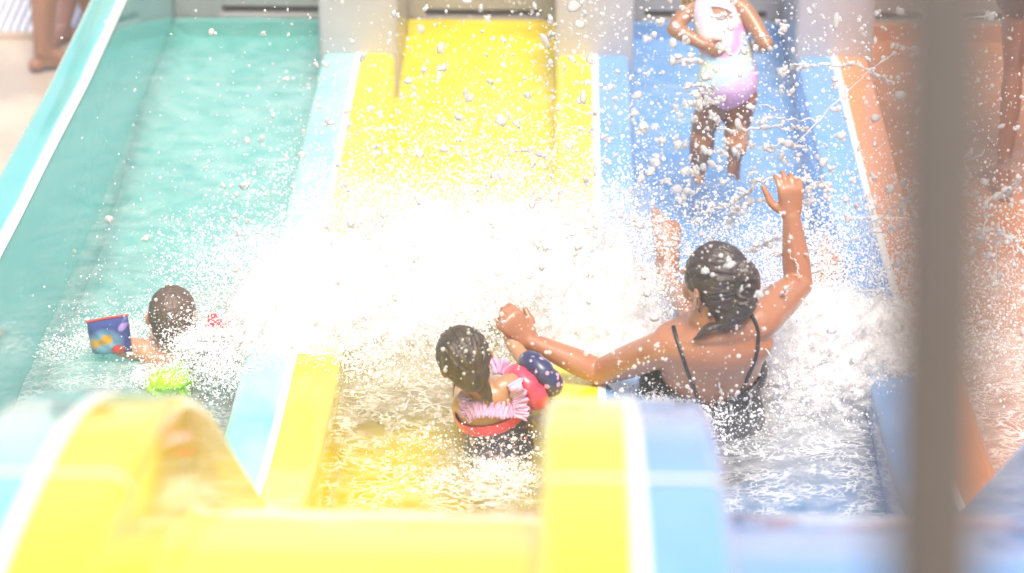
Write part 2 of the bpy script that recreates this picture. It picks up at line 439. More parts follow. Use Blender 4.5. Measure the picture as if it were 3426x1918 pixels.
def hairm(name, c, c2, sx=(60, 60, 6)):
    m = mat(name, c, .42, Coat_Weight=.12, Coat_Roughness=.3)
    noisy(m, c2, 1.0, .35, .65, 3, 0, stretch=sx)
    p = m.node_tree.nodes['Principled BSDF']
    tc = N(m, 'ShaderNodeTexCoord'); mp = N(m, 'ShaderNodeMapping'); mp.inputs['Scale'].default_value = tuple(3 * q for q in sx)
    L(m, tc.outputs['Object'], mp.inputs[0]); nz = N(m, 'ShaderNodeTexNoise'); nz.inputs['Scale'].default_value = 1; L(m, mp.outputs[0], nz.inputs['Vector'])
    bp = N(m, 'ShaderNodeBump'); bp.inputs['Strength'].default_value = .7; bp.inputs['Distance'].default_value = .005
    L(m, nz.outputs[0], bp.inputs['Height']); L(m, bp.outputs[0], p.inputs['Normal'])
    return m
H_wom = hairm('wet dark hair', (.028, .020, .017), (.060, .042, .034), (14, 40, 60))
H_girl = hairm('wet brown hair', (.035, .026, .018), (.085, .058, .030))
H_boy = hairm('short brown hair', (.095, .062, .045), (.14, .095, .068), (50, 50, 50))
H_run = hairm('golden brown hair', (.30, .19, .05), (.40, .27, .08))
M_black = noisy(mat('black swim fabric', (.018, .018, .02), .35), (.05, .05, .055), 60, .55, .7, 2, .2, 200)

def bvh_of(o):
    me = o.data; mw = o.matrix_world
    off = Vector(o.location); p = o.parent
    while p: off += Vector(p.location); p = p.parent
    return BVHTree.FromPolygons([Vector(v.co) + off for v in me.vertices], [tuple(p.vertices) for p in me.polygons])
def on(bvh, px, py, lift=.003, fb=6.6):
    d = ray(px, py); h = bvh.ray_cast(CAMP, d)
    if h[0] is None: return V3(PY(px, py, fb))
    return V3(h[0] + h[1] * lift)
def base_empty(name, p): return empty(name, p)

# ================================================================== THE WOMAN (blue lane, sliding away, arm up)
OFF = -.12
W = lambda x, y, Y: V3(PY(x, y, Y + OFF))
wm = empty('person', (W(2400, 1480, 6.82)[0], 6.82, zb(6.82)))
tag(wm, 'woman in black strappy swimsuit with dark wet hair, seen from behind with one arm raised', 'person')
side = unit((1, 0, .12))
tor_c = [W(2392, 1500, 6.86), W(2388, 1400, 6.80), W(2372, 1300, 6.74), W(2378, 1215, 6.69), W(2386, 1140, 6.655), W(2390, 1095, 6.645), W(2385, 1062, 6.64)]
tor_r = [.150, .128, .116, .134, .158, .128, .064]
tor_f = [.72, .68, .66, .64, .56, .55, .85]
sL, sR = W(2236, 1160, 6.645), W(2530, 1078, 6.66)
eL, wL = W(2008, 1246, 6.80), W(1772, 1140, 6.80)
eR, wR = W(2672, 952, 6.86), W(2647, 724, 6.90)
hc = W(2396, 930, 6.645); hf = unit((-.66, .74, -.10)); hu = unit((.06, -.22, 1))
pel = tor_c[0]
kL, kR = W(2330, 1150, 7.25), W(2560, 1150, 7.25)
kL[2] = .40; kR[2] = .42
aL, aR = W(2232, 930, 7.66), W(2745, 905, 7.66); aL[2] = .30; aR[2] = .27
aR[0] = W(2750, 905, 7.66)[0] - .02
P = [tube(tor_c, tor_r, tor_f, side, seg=32)]
P += [tube([tor_c[6] + V3((0, .01, -.02)), hc + V3((0, -.005, -.075)), hc], [.060, .054, .05], seg=20)]
P += head_prims(hc, hf, hu, .95)
P += [tube([tor_c[4] + V3((-.05, 0, .01)), sL, sL * .62 + eL * .38, eL], [.055, .049, .047, .037], seg=20),
      tube([eL, eL * .7 + wL * .3, wL], [.037, .038, .0235], .92, seg=20)]
P += [tube([tor_c[4] + V3((.06, 0, .03)), sR, sR * .55 + eR * .45, eR], [.055, .054, .050, .038], seg=20),
      tube([eR, eR * .72 + wR * .28, wR], [.037, .0375, .0240], .9, (1, 0, 0), seg=20)]
# shoulder blades and spine hollow are hinted by two soft pads
for q in ((2320, 1180), (2452, 1150)):
    P.append(ell(W(q[0], q[1], 6.62), (.05, .028, .062), [unit(side), (0, 1, 0), (0, 0, 1)]))
# raised right hand : back towards us, thumb on the left, fingers folding forwards
P += hand_prims(wR, (-.06, .05, 1), (.25, -1, .1), (-1, -.1, 0), .94, .62, .10)
# left hand closed round the girl's hand
hd = unit(W(1700, 1062, 6.80) - wL)
P += hand_prims(wL, hd, (.35, -.9, .45), (.35, .3, .9), 1.02, 1.05, .02, th=.62)
# legs under the foam, toes showing
P += [tube([pel + V3((-.07, 0, -.02)), kL, aL], [.082, .052, .034], seg=18), tube([pel + V3((.07, 0, -.02)), kR, aR], [.082, .052, .034], seg=18)]
P += foot_prims(aL + V3((0, 0, .03)), (.0, .45, .9), (0, -.9, .45), 1.05) + foot_prims(aR, (.35, .55, .7), (-.1, -.8, .6), 1.0)
body = link('body', fuse('body', P, .0042, 8), S_wom, wm)
bv = bvh_of(body)
eyes(hc, hf, hu, .95, body)
# hair
f_, l_, u_ = frame(hf, hu); ax = [l_, f_, u_]
HP = [ell(hc - f_ * .006 + u_ * .004, (.078, .091, .091), ax), ell(hc - f_ * .035 - u_ * .035, (.064, .060, .072), ax)]
b1 = W(2480, 935, 6.60)
HP += [tube([W(2465, 890, 6.62), W(2494, 935, 6.60), W(2480, 1010, 6.585), W(2440, 1066, 6.575), W(2412, 1092, 6.57)], [.030, .039, .040, .030, .014], seg=18)]
HP += [tube([W(2440, 1075, 6.575), W(2400, 1088, 6.565), W(2368, 1098, 6.565), W(2342, 1120, 6.57), W(2318, 1138, 6.575)], [.020, .012, .016, .010, .002], .6, seg=12)]
def combed(HP, c, ax, r, d1, starts, rad, n=9, seed=0, lift=1.0):
    rr = np.random.default_rng(seed); d1 = unit(d1)
    for st in starts:
        d0 = unit(V3(st) + rr.normal(size=3) * .05); e = unit(d1 + rr.normal(size=3) * .10); pts = []
        for i in range(n):
            t = i / (n - 1); d = unit(d0 * (1 - t) + e * t + V3((0, 0, .10 * math.sin(math.pi * t)))); pts.append(V3(c) + (d * V3(r) * lift) @ np.array(ax))
        HP.append(tube(pts, [rad * .5] + [rad * rr.uniform(.8, 1.25)] * (n - 2) + [rad], seg=7, n=2))
combed(HP, hc - f_ * .006 + u_ * .004, ax, (.078, .091, .091), (-.45, -.85, -.15), [(math.cos(a) * .95, .55 + .1 * math.sin(3 * a), .25 + math.sin(a) * .9) for a in np.linspace(-.25, 3.3, 34)] + [(.95, -.25, z) for z in np.linspace(-.5, .3, 9)], .0042, seed=4)
def cutw(co):
    q = co - hc; a = q @ f_; b = q @ u_; c = q @ l_
    return ~((a > .050 - .35 * np.clip(-b, -.2, .02) - .25 * np.clip(b - .04, 0, .1) * -4) & (b < .078)) & ~((a > .004) & (b < -.012))
def hdisp(co, nn):
    q = fbm(co[:, 0] * 30, co[:, 1] * 60, co[:, 2] * 75, 3, 3)
    return co + nn * (q - .5)[:, None] * .007
hair = link('hair', fuse('hair', HP, .0026, 2, cut=cutw, disp=hdisp), H_wom, wm)
bc = W(2492, 962, 6.575)
def bdisp(co, nn):
    q = co - bc; a = np.arctan2(q[:, 2], q[:, 0]); r_ = np.hypot(q[:, 0], q[:, 2])
    return co + nn * (.0045 * np.sin(a * 2 + r_ * 330) + .004 * (fbm(co[:, 0] * 70, co[:, 1] * 70, co[:, 2] * 70, 8, 3) - .5))[:, None]
link('hair_bun', fuse('hair_bun', [ell(bc, (.029, .030, .047)), ell(bc + V3((-.004, -.004, -.032)), (.024, .024, .03)), ell(bc + V3((.003, 0, .022)), (.022, .024, .024))], .003, 3, disp=bdisp), H_wom, hair)
hs = []
hb = bvh_of(hair)
for pts in ([(2338, 985), (2334, 1010), (2342, 1040), (2350, 1062)], [(2372, 1040), (2392, 1062), (2400, 1092)], [(2392, 1045), (2410, 1055), (2395, 1075), (2404, 1090)], [(2382, 1062), (2366, 1050), (2378, 1072)]):
    hs.append(tube([on(bv, a, b, .002) for a, b in pts], [.0016] * (len(pts) - 1) + [.0006], seg=6, n=4))
for i in range(26):       # fly-away strands round the wet twist
    a = random.uniform(0, 6.28); r0 = .038
    p = W(2482, 955, 6.585) + V3((math.cos(a) * .034, -.02, math.sin(a) * .06))
    q = p + V3((math.cos(a) * random.uniform(.004, .012) + random.uniform(-.01, .01), -.004, random.uniform(-.02, .02)))
    hs.append(tube([p, (p + q) / 2 + V3((.003, -.004, 0)), q], [.0012, .001, .0004], seg=5, n=3))
for v, F in hs[:4]:
    me = bpy.data.meshes.new('wet_strand'); me.from_pydata(v.tolist(), [], F); link('wet_strand', me, H_wom, hair)
v, F = join(hs[4:]); me = bpy.data.meshes.new('flyaway_hair'); me.from_pydata(v.tolist(), [], F); tag(link('flyaway_hair', me, H_wom, hair), kind='stuff')
# swimsuit : shell round the lower torso with a low open back
SP = [tube([c for c in tor_c[:5]], [tor_r[0] + .006, tor_r[1] + .009, tor_r[2] + .010, tor_r[3] + .007, tor_r[4] + .006], tor_f[:5], side, seg=32),
      ell(W(2212, 1268, 6.78), (.060, .075, .065)), ell(W(2500, 1240, 6.80), (.055, .075, .065)),
      ell(W(2415, 1435, 6.80), (.115, .10, .09))]
def cuts(co):
    px_ = (co[:, 0] - W(2385, 1300, 6.7)[0]) ; 
    back = co[:, 1] < 6.60
    zl = W(2385, 1352, 6.66)[2] + np.where(px_ > 0, px_ * .55, -px_ * .38)       # open back scoop
    top = W(2385, 1215, 6.7)[2]
    return (co[:, 2] < np.where(back, zl, top)) & (co[:, 2] > zb(6.8) - .02)
suit = link('swimsuit', fuse('swimsuit', SP, .0045, 4, cut=cuts), M_black, wm)
m = suit.modifiers.new('thick', 'SOLIDIFY'); m.thickness = .002
for pts in ([(2254, 1094), (2262, 1125), (2282, 1185), (2303, 1250), (2322, 1300), (2342, 1345)], [(2487, 1034), (2510, 1050), (2529, 1085), (2536, 1130), (2528, 1190), (2512, 1235), (2495, 1275), (2478, 1305)]):
    v, F = tube([on(bv, a, b, .0025) for a, b in pts], [.0052] * len(pts), .45, (1, -.3, 0), seg=10, n=5)
    me = bpy.data.meshes.new('strap'); me.from_pydata(v.tolist(), [], F); me.polygons.foreach_set('use_smooth', [True] * len(F)); link('strap', me, M_black, suit)

# ================================================================== THE GIRL (yellow lane, holding the woman's hand)
OFF = -.18
gm = empty('person', (W(1640, 1480, 6.66)[0], 6.66, zb(6.66)))
tag(gm, 'small girl with wet brown hair, pink frilled swimsuit and red armband, held by the hand', 'person')
gs = unit((1, .05, .42))
gt = [W(1668, 1500, 6.70), W(1655, 1430, 6.67), W(1638, 1370, 6.64), W(1622, 1325, 6.625), W(1600, 1296, 6.62)]
ghc = W(1551, 1188, 6.60); ghf = unit((-.10, .97, -.20)); ghu = unit((-.36, -.15, 1))
gsR, gsL = W(1700, 1290, 6.63), W(1548, 1352, 6.64)
geR, gwR = W(1800, 1262, 6.74), W(1716, 1150, 6.85)
geL, gwL = W(1560, 1440, 6.90), W(1570, 1450, 7.05)
P = [tube(gt, [.088, .080, .084, .078, .036], [.8, .75, .72, .66, .9], gs, seg=28), tube([gt[4] + V3((.01, 0, -.01)), ghc + V3((.01, 0, -.05)), ghc], [.034, .032, .03], seg=16)]
P += head_prims(ghc, ghf, ghu, .76)
P += [tube([gt[3] + V3((.02, 0, .01)), gsR, geR], [.034, .030, .025], seg=16), tube([geR, gwR, W(1708, 1110, 6.86)], [.0255, .0195, .018], seg=16)]
P += [tube([gt[3] + V3((-.02, 0, 0)), gsL, geL, gwL], [.032, .028, .025, .018], seg=16)]
P += hand_prims(W(1709, 1118, 6.87), (-.10, .05, 1), (.2, -1, 0), (-.6, .4, .2), .52, .9, .05, seg=8)
P += hand_prims(gwL, (0, 1, .1), (0, 0, 1), (1, 0, 0), .55, .4, seg=8)
for k in (-1, 1):
    kn = gt[0] + V3((k * .07 - .02, .22, .03)); an = gt[0] + V3((k * .09 - .03, .44, -.02))
    P += [tube([gt[0] + V3((k * .04, 0, -.01)), kn, an], [.052, .036, .024], seg=14)] + foot_prims(an, (0, .5, .85), (0, -.85, .5), .62)
gb = link('body', fuse('body', P, .0038, 5), S_girl, gm)
gbv = bvh_of(gb); eyes(ghc, ghf, ghu, .76, gb)
f2, l2, u2 = frame(ghf, ghu); ax = [l2, f2, u2]
HP = [ell(ghc - f2 * .004 + u2 * .003, (.066, .075, .074), ax), ell(ghc - f2 * .030 - u2 * .040, (.050, .045, .052), ax),
      tube([W(1590, 1255, 6.57), W(1610, 1290, 6.565), W(1622, 1322, 6.56), W(1640, 1345, 6.56)], [.034, .020, .011, .003], .55, seg=14),
      tube([W(1610, 1265, 6.58), W(1630, 1290, 6.57), W(1648, 1345, 6.56)], [.016, .008, .002], .6, seg=10),
      tube([W(1520, 1225, 6.57), W(1526, 1262, 6.56), W(1520, 1290, 6.56), W(1516, 1332, 6.56)], [.010, .0045, .003, .0012], seg=8),
      tube([W(1498, 1230, 6.575), W(1512, 1258, 6.57), W(1522, 1275, 6.565)], [.012, .006, .002], seg=8)]
combed(HP, ghc - f2 * .004 + u2 * .003, ax, (.066, .075, .074), (-.15, -.75, -.75), [(math.cos(a), .35, .15 + math.sin(a) * .9) for a in np.linspace(-.3, 3.4, 34)], .0034, seed=6)
def cutg(co):
    q = co - ghc; a = q @ f2; b = q @ u2
    return ~((a > .026) & (b < .045)) & ~((a > -.004) & (b < -.018) & (b > -.075))
ghair = link('hair', fuse('hair', HP, .0023, 2, cut=cutg, disp=lambda co, nn: co + nn * (fbm(co[:, 0] * 90, co[:, 1] * 60, co[:, 2] * 22, 5, 3) - .5)[:, None] * .007), H_girl, gm)
M_red = noisy(mat('coral red vinyl', (.75, .065, .12), .28, Coat_Weight=.4), (.68, .05, .10), 12)
def floral(name):
    m = mat(name, (.025, .035, .11), .35, Coat_Weight=.25)
    p = m.node_tree.nodes['Principled BSDF']
    tc = N(m, 'ShaderNodeTexCoord'); vo = N(m, 'ShaderNodeTexVoronoi'); vo.inputs['Scale'].default_value = 46
    nz = N(m, 'ShaderNodeTexNoise'); nz.inputs['Scale'].default_value = 22
    L(m, tc.outputs['Object'], vo.inputs['Vector']); L(m, tc.outputs['Object'], nz.inputs['Vector'])
    a = N(m, 'ShaderNodeMapRange'); a.inputs[1].default_value = .30; a.inputs[2].default_value = .36; a.inputs[3].default_value = 1; a.inputs[4].default_value = 0
    b = N(m, 'ShaderNodeMapRange'); b.inputs[1].default_value = .44; b.inputs[2].default_value = .50
    mu = N(m, 'ShaderNodeMath', operation='MULTIPLY'); L(m, vo.outputs['Distance'], a.inputs[0]); L(m, nz.outputs[0], b.inputs[0])
    L(m, a.outputs[0], mu.inputs[0]); L(m, b.outputs[0], mu.inputs[1])
    mx = N(m, 'ShaderNodeMix', data_type='RGBA'); mx.inputs[6].default_value = (.025, .035, .11, 1); mx.inputs[7].default_value = (.62, .34, .48, 1)
    L(m, mu.outputs[0], mx.inputs[0]); L(m, mx.outputs[2], p.inputs['Base Color']); return m
M_navy = floral('navy fabric with small pink flowers')
M_pink = noisy(mat('pale pink frill fabric', (.74, .48, .66), .6), (.66, .40, .60), 30)
nf, nl, nu = unit(np.cross(gs, unit(gt[4] - gt[0]))), gs, unit(gt[3] - gt[1])
def gsuit(lo, hi, g):
    SP = [tube(gt[:4], [.088 + g, .080 + g, .084 + g, .080 + g], [.8, .75, .72, .66], gs, seg=28)]
    return fuse('suit', SP, .0035, 3, cut=lambda co: (((co - gt[2]) @ nu) < hi) & (((co - gt[2]) @ nu) > lo))
gsu = link('swimsuit', gsuit(-.30, -.018, .006), M_navy, gm)
m = gsu.modifiers.new('thick', 'SOLIDIFY'); m.thickness = .002
ry = link('red_yoke', gsuit(-.030, .012, .008), M_red, gsu); m = ry.modifiers.new('thick', 'SOLIDIFY'); m.thickness = .002
# frill : a wavy ribbon standing off the neckline
def frill(pts, w, seed):
    C = [on(gbv, a, b, .006, 6.58) for a, b in pts]; C, _ = crom(C, [1] * len(C), 24); n = len(C)
    T = np.gradient(C, axis=0); T /= np.linalg.norm(T, axis=1)[:, None]
    view = unit(V3(ray(1640, 1300))); V = []; F = []
    for i in range(n):
        o = np.cross(T[i], view); o = unit(o); ph = i * .62 + 5.5 * noise3(i * .11, seed, 0)
        for j in range(7):
            t = j / 6 - .35
            V.append(C[i] + o * w * t * (1 + .18 * math.sin(ph * .7)) - view * (.008 + .006 * math.sin(ph) * (j / 6) + .004 * math.sin(ph * 2.1 + j)) )
    for i in range(n - 1):
        for j in range(6): F.append((i * 7 + j, i * 7 + j + 1, (i + 1) * 7 + j + 1, (i + 1) * 7 + j))
    me = bpy.data.meshes.new('frill'); me.from_pydata([tuple(v) for v in V], [], F); me.polygons.foreach_set('use_smooth', [True] * len(F))
    o = link('frill', me, M_pink, gsu); m = o.modifiers.new('thick', 'SOLIDIFY'); m.thickness = .003; return o
frill([(1645, 1236), (1672, 1232), (1697, 1250), (1712, 1290), (1722, 1330), (1728, 1368), (1722, 1392)], .040, 1)
frill([(1716, 1376), (1690, 1380), (1655, 1376), (1620, 1372), (1588, 1376), (1562, 1396)], -.040, 2)
frill([(1560, 1390), (1556, 1360), (1552, 1335)], -.030, 3)
def armband(name, c, axis, parent, mats, R=.034, r=.032, off=.020, pr=None, lab=None, sq=.85):
    axis = unit(axis); a = unit(np.cross(axis, (0, 0, 1))); b = np.cross(axis, a); e = empty(name, V3(c), None)
    e.parent = parent; e.location = Vector(c) - Vector(parent.location)
    for k, m in zip((-1, 1), mats):
        V = []; F = []; n1, n2 = 40, 20
        for i in range(n1):
            th = 2 * math.pi * i / n1; ra = a * math.cos(th) + b * math.sin(th)
            pin = 1 - .10 * (math.cos(th * 2 + .8) > .97) - .07 * max(0, math.cos(th - 2.2)) ** 12
            for j in range(n2):
                ph = 2 * math.pi * j / n2
                V.append(V3(c) + ra * (R + r * pin * math.cos(ph)) + axis * (k * off + r * sq * pin * math.sin(ph) + .0015 * math.sin(th * 9 + j)))
        for i in range(n1):
            for j in range(n2):
                F.append((i * n2 + j, i * n2 + (j + 1) % n2, ((i + 1) % n1) * n2 + (j + 1) % n2, ((i + 1) % n1) * n2 + j))
        me = bpy.data.meshes.new('chamber'); me.from_pydata([tuple(v) for v in V], [], F); me.polygons.foreach_set('use_smooth', [True] * len(F))
        o = link('chamber', me, m, e)
    return e
ga = armband('inflatable_armband', W(1784, 1274, 6.69), (.6, .42, .42), gm, (M_red, M_navy), .034, .038, .026)
ga['label'] = 'inflatable armband with a red and a navy flowered chamber'

# ================================================================== THE BOY (teal lane)
OFF = -.08
bo = empty('person', (W(580, 1250, 7.1)[0], 7.1, zb(7.1)))
tag(bo, 'boy with short brown hair and armbands, seen from behind half hidden in foam', 'person')
bt = [W(590, 1290, 7.06), W(588, 1225, 7.10), W(582, 1170, 7.12), W(578, 1138, 7.12)]
bhc = W(576, 1046, 7.12); bhf = unit((.05, 1, -.05)); bhu = (0, -.1, 1)
P = [tube(bt, [.09, .095, .105, .04], [.75, .7, .62, .9], (1, 0, 0), seg=26), tube([bt[3], bhc + V3((0, 0, -.05)), bhc], [.040, .038, .035], seg=16)] + head_prims(bhc, bhf, bhu, .79)
bsl, bsr = W(478, 1172, 7.12), W(675, 1168, 7.12)
bel, ber = W(375, 1150, 7.10), W(760, 1140, 7.12)
P += [tube([bt[2], bsl, bel, W(330, 1120, 7.22)], [.045, .034, .028, .02], seg=14), tube([bt[2], bsr, ber, W(775, 1090, 7.25)], [.045, .034, .028, .02], seg=14)]
P += hand_prims(W(330, 1120, 7.22), (-.3, 1, .1), (0, 0, 1), (1, 0, 0), .6, .4, seg=8) + hand_prims(W(775, 1090, 7.25), (.3, 1, .1), (0, 0, 1), (-1, 0, 0), .6, .4, seg=8)
for k in (-1, 1):
    kn = bt[0] + V3((k * .07, .25, .02)); an = bt[0] + V3((k * .08, .5, -.10))
    P += [tube([bt[0] + V3((k * .04, 0, -.01)), kn, an], [.055, .038, .026], seg=14)] + foot_prims(an, (0, 1, .1), (0, -.1, 1), .68)
bb = link('body', fuse('body', P, .0042, 5), S_boy, bo); eyes(bhc, bhf, bhu, .79, bb)
f3, l3, u3 = frame(bhf, bhu); ax = [l3, f3, u3]
HP = [ell(bhc + u3 * .002, (.0655, .078, .0755), ax), ell(bhc - f3 * .022 - u3 * .032, (.056, .054, .050), ax)]
def cutb(co):
    q = co - bhc; a = q @ f3; b = q @ u3
    return ~((a > .045) & (b < .05)) & ~((a > -.012) & (b < -.010)) & (b > -.083)
link('hair', fuse('hair', HP, .003, 3, cut=cutb, disp=lambda co, nn: co + nn * (fbm(co[:, 0] * 220, co[:, 1] * 220, co[:, 2] * 120, 5, 2) - .5)[:, None] * .005), H_boy, bo)
M_lime = noisy(mat('lime green swim shorts', (.45, .85, .03), .5), (.38, .75, .03), 20)
bs = link('swim_shorts', fuse('shorts', [ell(W(572, 1270, 6.92), (.055, .05, .030)), ell(W(600, 1248, 6.94), (.030, .04, .028)), ell(W(540, 1292, 6.92), (.045, .04, .022)), ell(W(610, 1285, 6.92), (.03, .04, .03))], .0045, 4, disp=lambda co, nn: co + nn * (fbm(co[:, 0] * 40, co[:, 1] * 40, co[:, 2] * 40, 9, 3) - .5)[:, None] * .045), M_lime, bo)
# left armband : flat pillow cuff with red welded rim and a bright print
def print_mat():
    m = mat('navy vinyl with orange and red print', (.04, .06, .20), .3, Coat_Weight=.4)
    p = m.node_tree.nodes['Principled BSDF']; tc = N(m, 'ShaderNodeTexCoord')
    uv = N(m, 'ShaderNodeAttribute'); uv.attribute_name = 'uvw'
    sp = N(m, 'ShaderNodeSeparateXYZ'); L(m, uv.outputs['Vector'], sp.inputs[0])
    nz = N(m, 'ShaderNodeTexNoise'); nz.inputs['Scale'].default_value = 5; nz.inputs['Detail'].default_value = 3; L(m, uv.outputs['Vector'], nz.inputs['Vector'])
    def math_(op, a, b=None):
        q = N(m, 'ShaderNodeMath', operation=op)
        for i, z in enumerate((a, b)):
            if z is None: continue
            if isinstance(z, (int, float)): q.inputs[i].default_value = z
            else: L(m, z, q.inputs[i])
        return q.outputs[0]
    def mr(x, a, b, c=0, d=1):
        q = N(m, 'ShaderNodeMapRange'); L(m, x, q.inputs[0])
        for i, z in enumerate((a, b, c, d)): q.inputs[i + 1].default_value = z
        return q.outputs[0]
    def mix(fac, c1, c2):
        q = N(m, 'ShaderNodeMix', data_type='RGBA'); L(m, fac, q.inputs[0])
        for i, z in ((6, c1), (7, c2)):
            if isinstance(z, tuple): q.inputs[i].default_value = z
            else: L(m, z, q.inputs[i])
        return q.outputs[2]
    U, Vv = sp.outputs[0], sp.outputs[1]
    d1 = math_('ADD', math_('POWER', math_('SUBTRACT', U, .45), 2.0), math_('POWER', math_('MULTIPLY', math_('SUBTRACT', Vv, .45), 1.1), 2.0))
    c = mix(mr(d1, .22, .03), (.05, .07, .24, 1), (.25, .48, .62, 1))
    wob = math_('ADD', math_('ABSOLUTE', math_('SUBTRACT', math_('SUBTRACT', Vv, math_('MULTIPLY', U, .22)), .42)), math_('MULTIPLY', math_('SUBTRACT', nz.outputs[0], .5), .35))
    band = math_('MULTIPLY', mr(wob, .115, .085), math_('MULTIPLY', mr(U, .10, .14), mr(U, .68, .62)))
    c = mix(band, c, (.82, .38, .03, 1))
    d2 = math_('ADD', math_('POWER', math_('SUBTRACT', U, .74), 2.0), math_('POWER', math_('SUBTRACT', Vv, .22), 2.0))
    c = mix(mr(d2, .028, .020), c, (.72, .06, .04, 1))
    d3 = math_('ADD', math_('POWER', math_('SUBTRACT', U, .90), 2.0), math_('POWER', math_('SUBTRACT', Vv, .80), 2.0))
    c = mix(mr(d3, .012, .004), c, (.40, .25, .60, 1))
    L(m, c, p.inputs['Base Color']); return m
M_print = print_mat()
def pillow(parent, c4, thick, m, rim, name='inflatable_armband'):
    c4 = [V3(c) for c in c4]; cc = sum(c4) / 4; e = empty(name, (0, 0, 0)); e.parent = parent; e.location = Vector(cc) - Vector(parent.location)
    n = unit(np.cross(c4[1] - c4[0], c4[3] - c4[0])); 
    if np.dot(n, V3(ray(400, 1100))) > 0: n = -n
    K = 25; V = []; F = []; at = []
    for s in (1, -1):
        for i in range(K):
            for j in range(K):
                u, v = i / (K - 1), j / (K - 1)
                p = (c4[0] * (1 - u) + c4[1] * u) * v + (c4[3] * (1 - u) + c4[2] * u) * (1 - v)
                h = (1 - (2 * u - 1) ** 4) * (1 - (2 * v - 1) ** 4)
                pinch = 1 + .0 * u
                V.append(p + n * s * thick * max(h, 0) ** .6 + n * .003 * math.sin(u * 19) * math.sin(v * 13) * h - (p - cc) * .05 * (1 - h)); at.append((u, v, 0))
    for s in range(2):
        for i in range(K - 1):
            for j in range(K - 1):
                a = s * K * K + i * K + j; q = (a, a + K, a + K + 1, a + 1); F.append(q if s == 0 else q[::-1])
    me = bpy.data.meshes.new('sleeve'); me.from_pydata([tuple(v) for v in V], [], F)
    A = me.attributes.new('uvw', 'FLOAT_VECTOR', 'POINT'); A.data.foreach_set('vector', np.array(at).ravel())
    me.polygons.foreach_set('use_smooth', [True] * len(F)); link('sleeve', me, m, e)
    v, F = tube([c4[0] * .96 + cc * .04, (c4[0] + c4[1]) / 2 * .985 + cc * .015, c4[1] * .96 + cc * .04], [.0035] * 3, seg=8)
    me = bpy.data.meshes.new('rim'); me.from_pydata(v.tolist(), [], F); link('rim', me, rim, e)
    return e
M_rim = mat('red welded rim', (.70, .07, .06), .35)
pillow(bo, [W(286, 1076, 7.10), W(430, 1052, 7.06), W(446, 1178, 7.06), W(308, 1182, 7.12)], .030, M_print, M_rim)['label'] = 'printed navy armband with a red rim'
pillow(bo, [W(704, 1052, 7.06), W(762, 1056, 7.12), W(752, 1135, 7.12), W(690, 1128, 7.06)], .022, M_red, M_rim)['label'] = 'red armband almost buried in foam'

# ================================================================== standing and running figures
def figure(J, r, sk, root, vox=.006, head=1.0, toe=((0, 1, 0), (0, 1, 0)), sm=6, hand=1.0, foot=1.0, curl=.5, hn=((-1, 0, 0), (1, 0, 0)), hf=(0, 1, 0)):
    P = [tube(J['t'], [x for x in r['t']], r.get('tf', .65), J.get('side', (1, 0, 0)), seg=28), tube([J['t'][-1], J['h'] - V3((0, 0, .06 * head)), J['h']], [.055 * head, .05 * head, .05 * head], seg=16)]
    P += head_prims(J['h'], hf, (0, 0, 1), head)
    for q, s in enumerate('lr'):
        sh, el, wr = J['a' + s]; P += [tube([J['t'][-2], sh, el], [r['a'][0]] * 2 + [r['a'][1]], seg=16), tube([el, el * .7 + wr * .3, wr], [r['a'][1], r['a'][1] * 1.02, r['a'][2]], seg=16)]
        P += hand_prims(wr, unit(wr - el), hn[q], (0, 1, .3), hand, curl, seg=8)
        hp, kn, an = J['l' + s]
        P += [tube([hp, hp * .45 + kn * .55, kn], [r['l'][0], r['l'][0] * .85, r['l'][1]], seg=18), tube([kn, kn * .68 + an * .32 + V3((0, -.012, 0)), an], [r['l'][1], r['l'][1] * 1.06, r['l'][2]], seg=18)]
        P += foot_prims(an, toe[q], (0, 0, 1), foot)
    return fuse('body', P, vox, sm)

# the running child in the blue lane
Yc = 8.5; OFF = 0
rc = empty('person', (W(2400, 560, Yc)[0], Yc, zb(Yc)))
tag(rc, 'small child in pastel swimsuit running away up the blue lane, arms bent', 'person')
C = lambda x, y, d=0: W(x, y, Yc + d)
J = {'t': [C(2432, 330), C(2434, 270, -.02), C(2430, 190, -.01), C(2412, 100, .02), C(2392, 20, .05), C(2384, -20, .06)], 'side': (1, .1, -.12), 'h': C(2372, -110, .10),
     'al': [C(2325, 12, .05), C(2256, 98, .0), C(2352, 150, -.05)], 'ar': [C(2480, 25, .04), C(2562, 148, -.06), C(2530, 160, .10)],
     'll': [C(2388, 322), C(2352, 440, .03), C(2338, 565, .05)], 'lr': [C(2478, 322), C(2462, 440, .04), C(2470, 500, -.16)]}
rb = link('body', figure(J, {'t': [.075, .092, .080, .078, .075, .04], 'tf': [.8, .85, .72, .7, .62, .9], 'a': [.030, .025, .018], 'l': [.056, .039, .027]}, None, rc, .0045, .72, toe=((0, 1, -.1), (.2, -.2, -1)), hand=.55, foot=.6, hn=((0, -1, 0), (0, -1, 0))), S_run, rc)
eyes(J['h'], (0, 1, 0), (0, 0, 1), .72, rb)
hh = J['h']
link('hair', fuse('hair', [ell(hh + V3((0, -.004, .004)), (.064, .074, .070)), tube([hh + V3((-.02, -.05, -.01)), hh + V3((-.055, -.06, -.05)), hh + V3((-.075, -.05, -.115))], [.045, .032, .014], seg=14)], .0045, 4, cut=lambda co: ~((co[:, 1] > hh[1] + .03) & (co[:, 2] < hh[2] + .04))), H_run, rc)
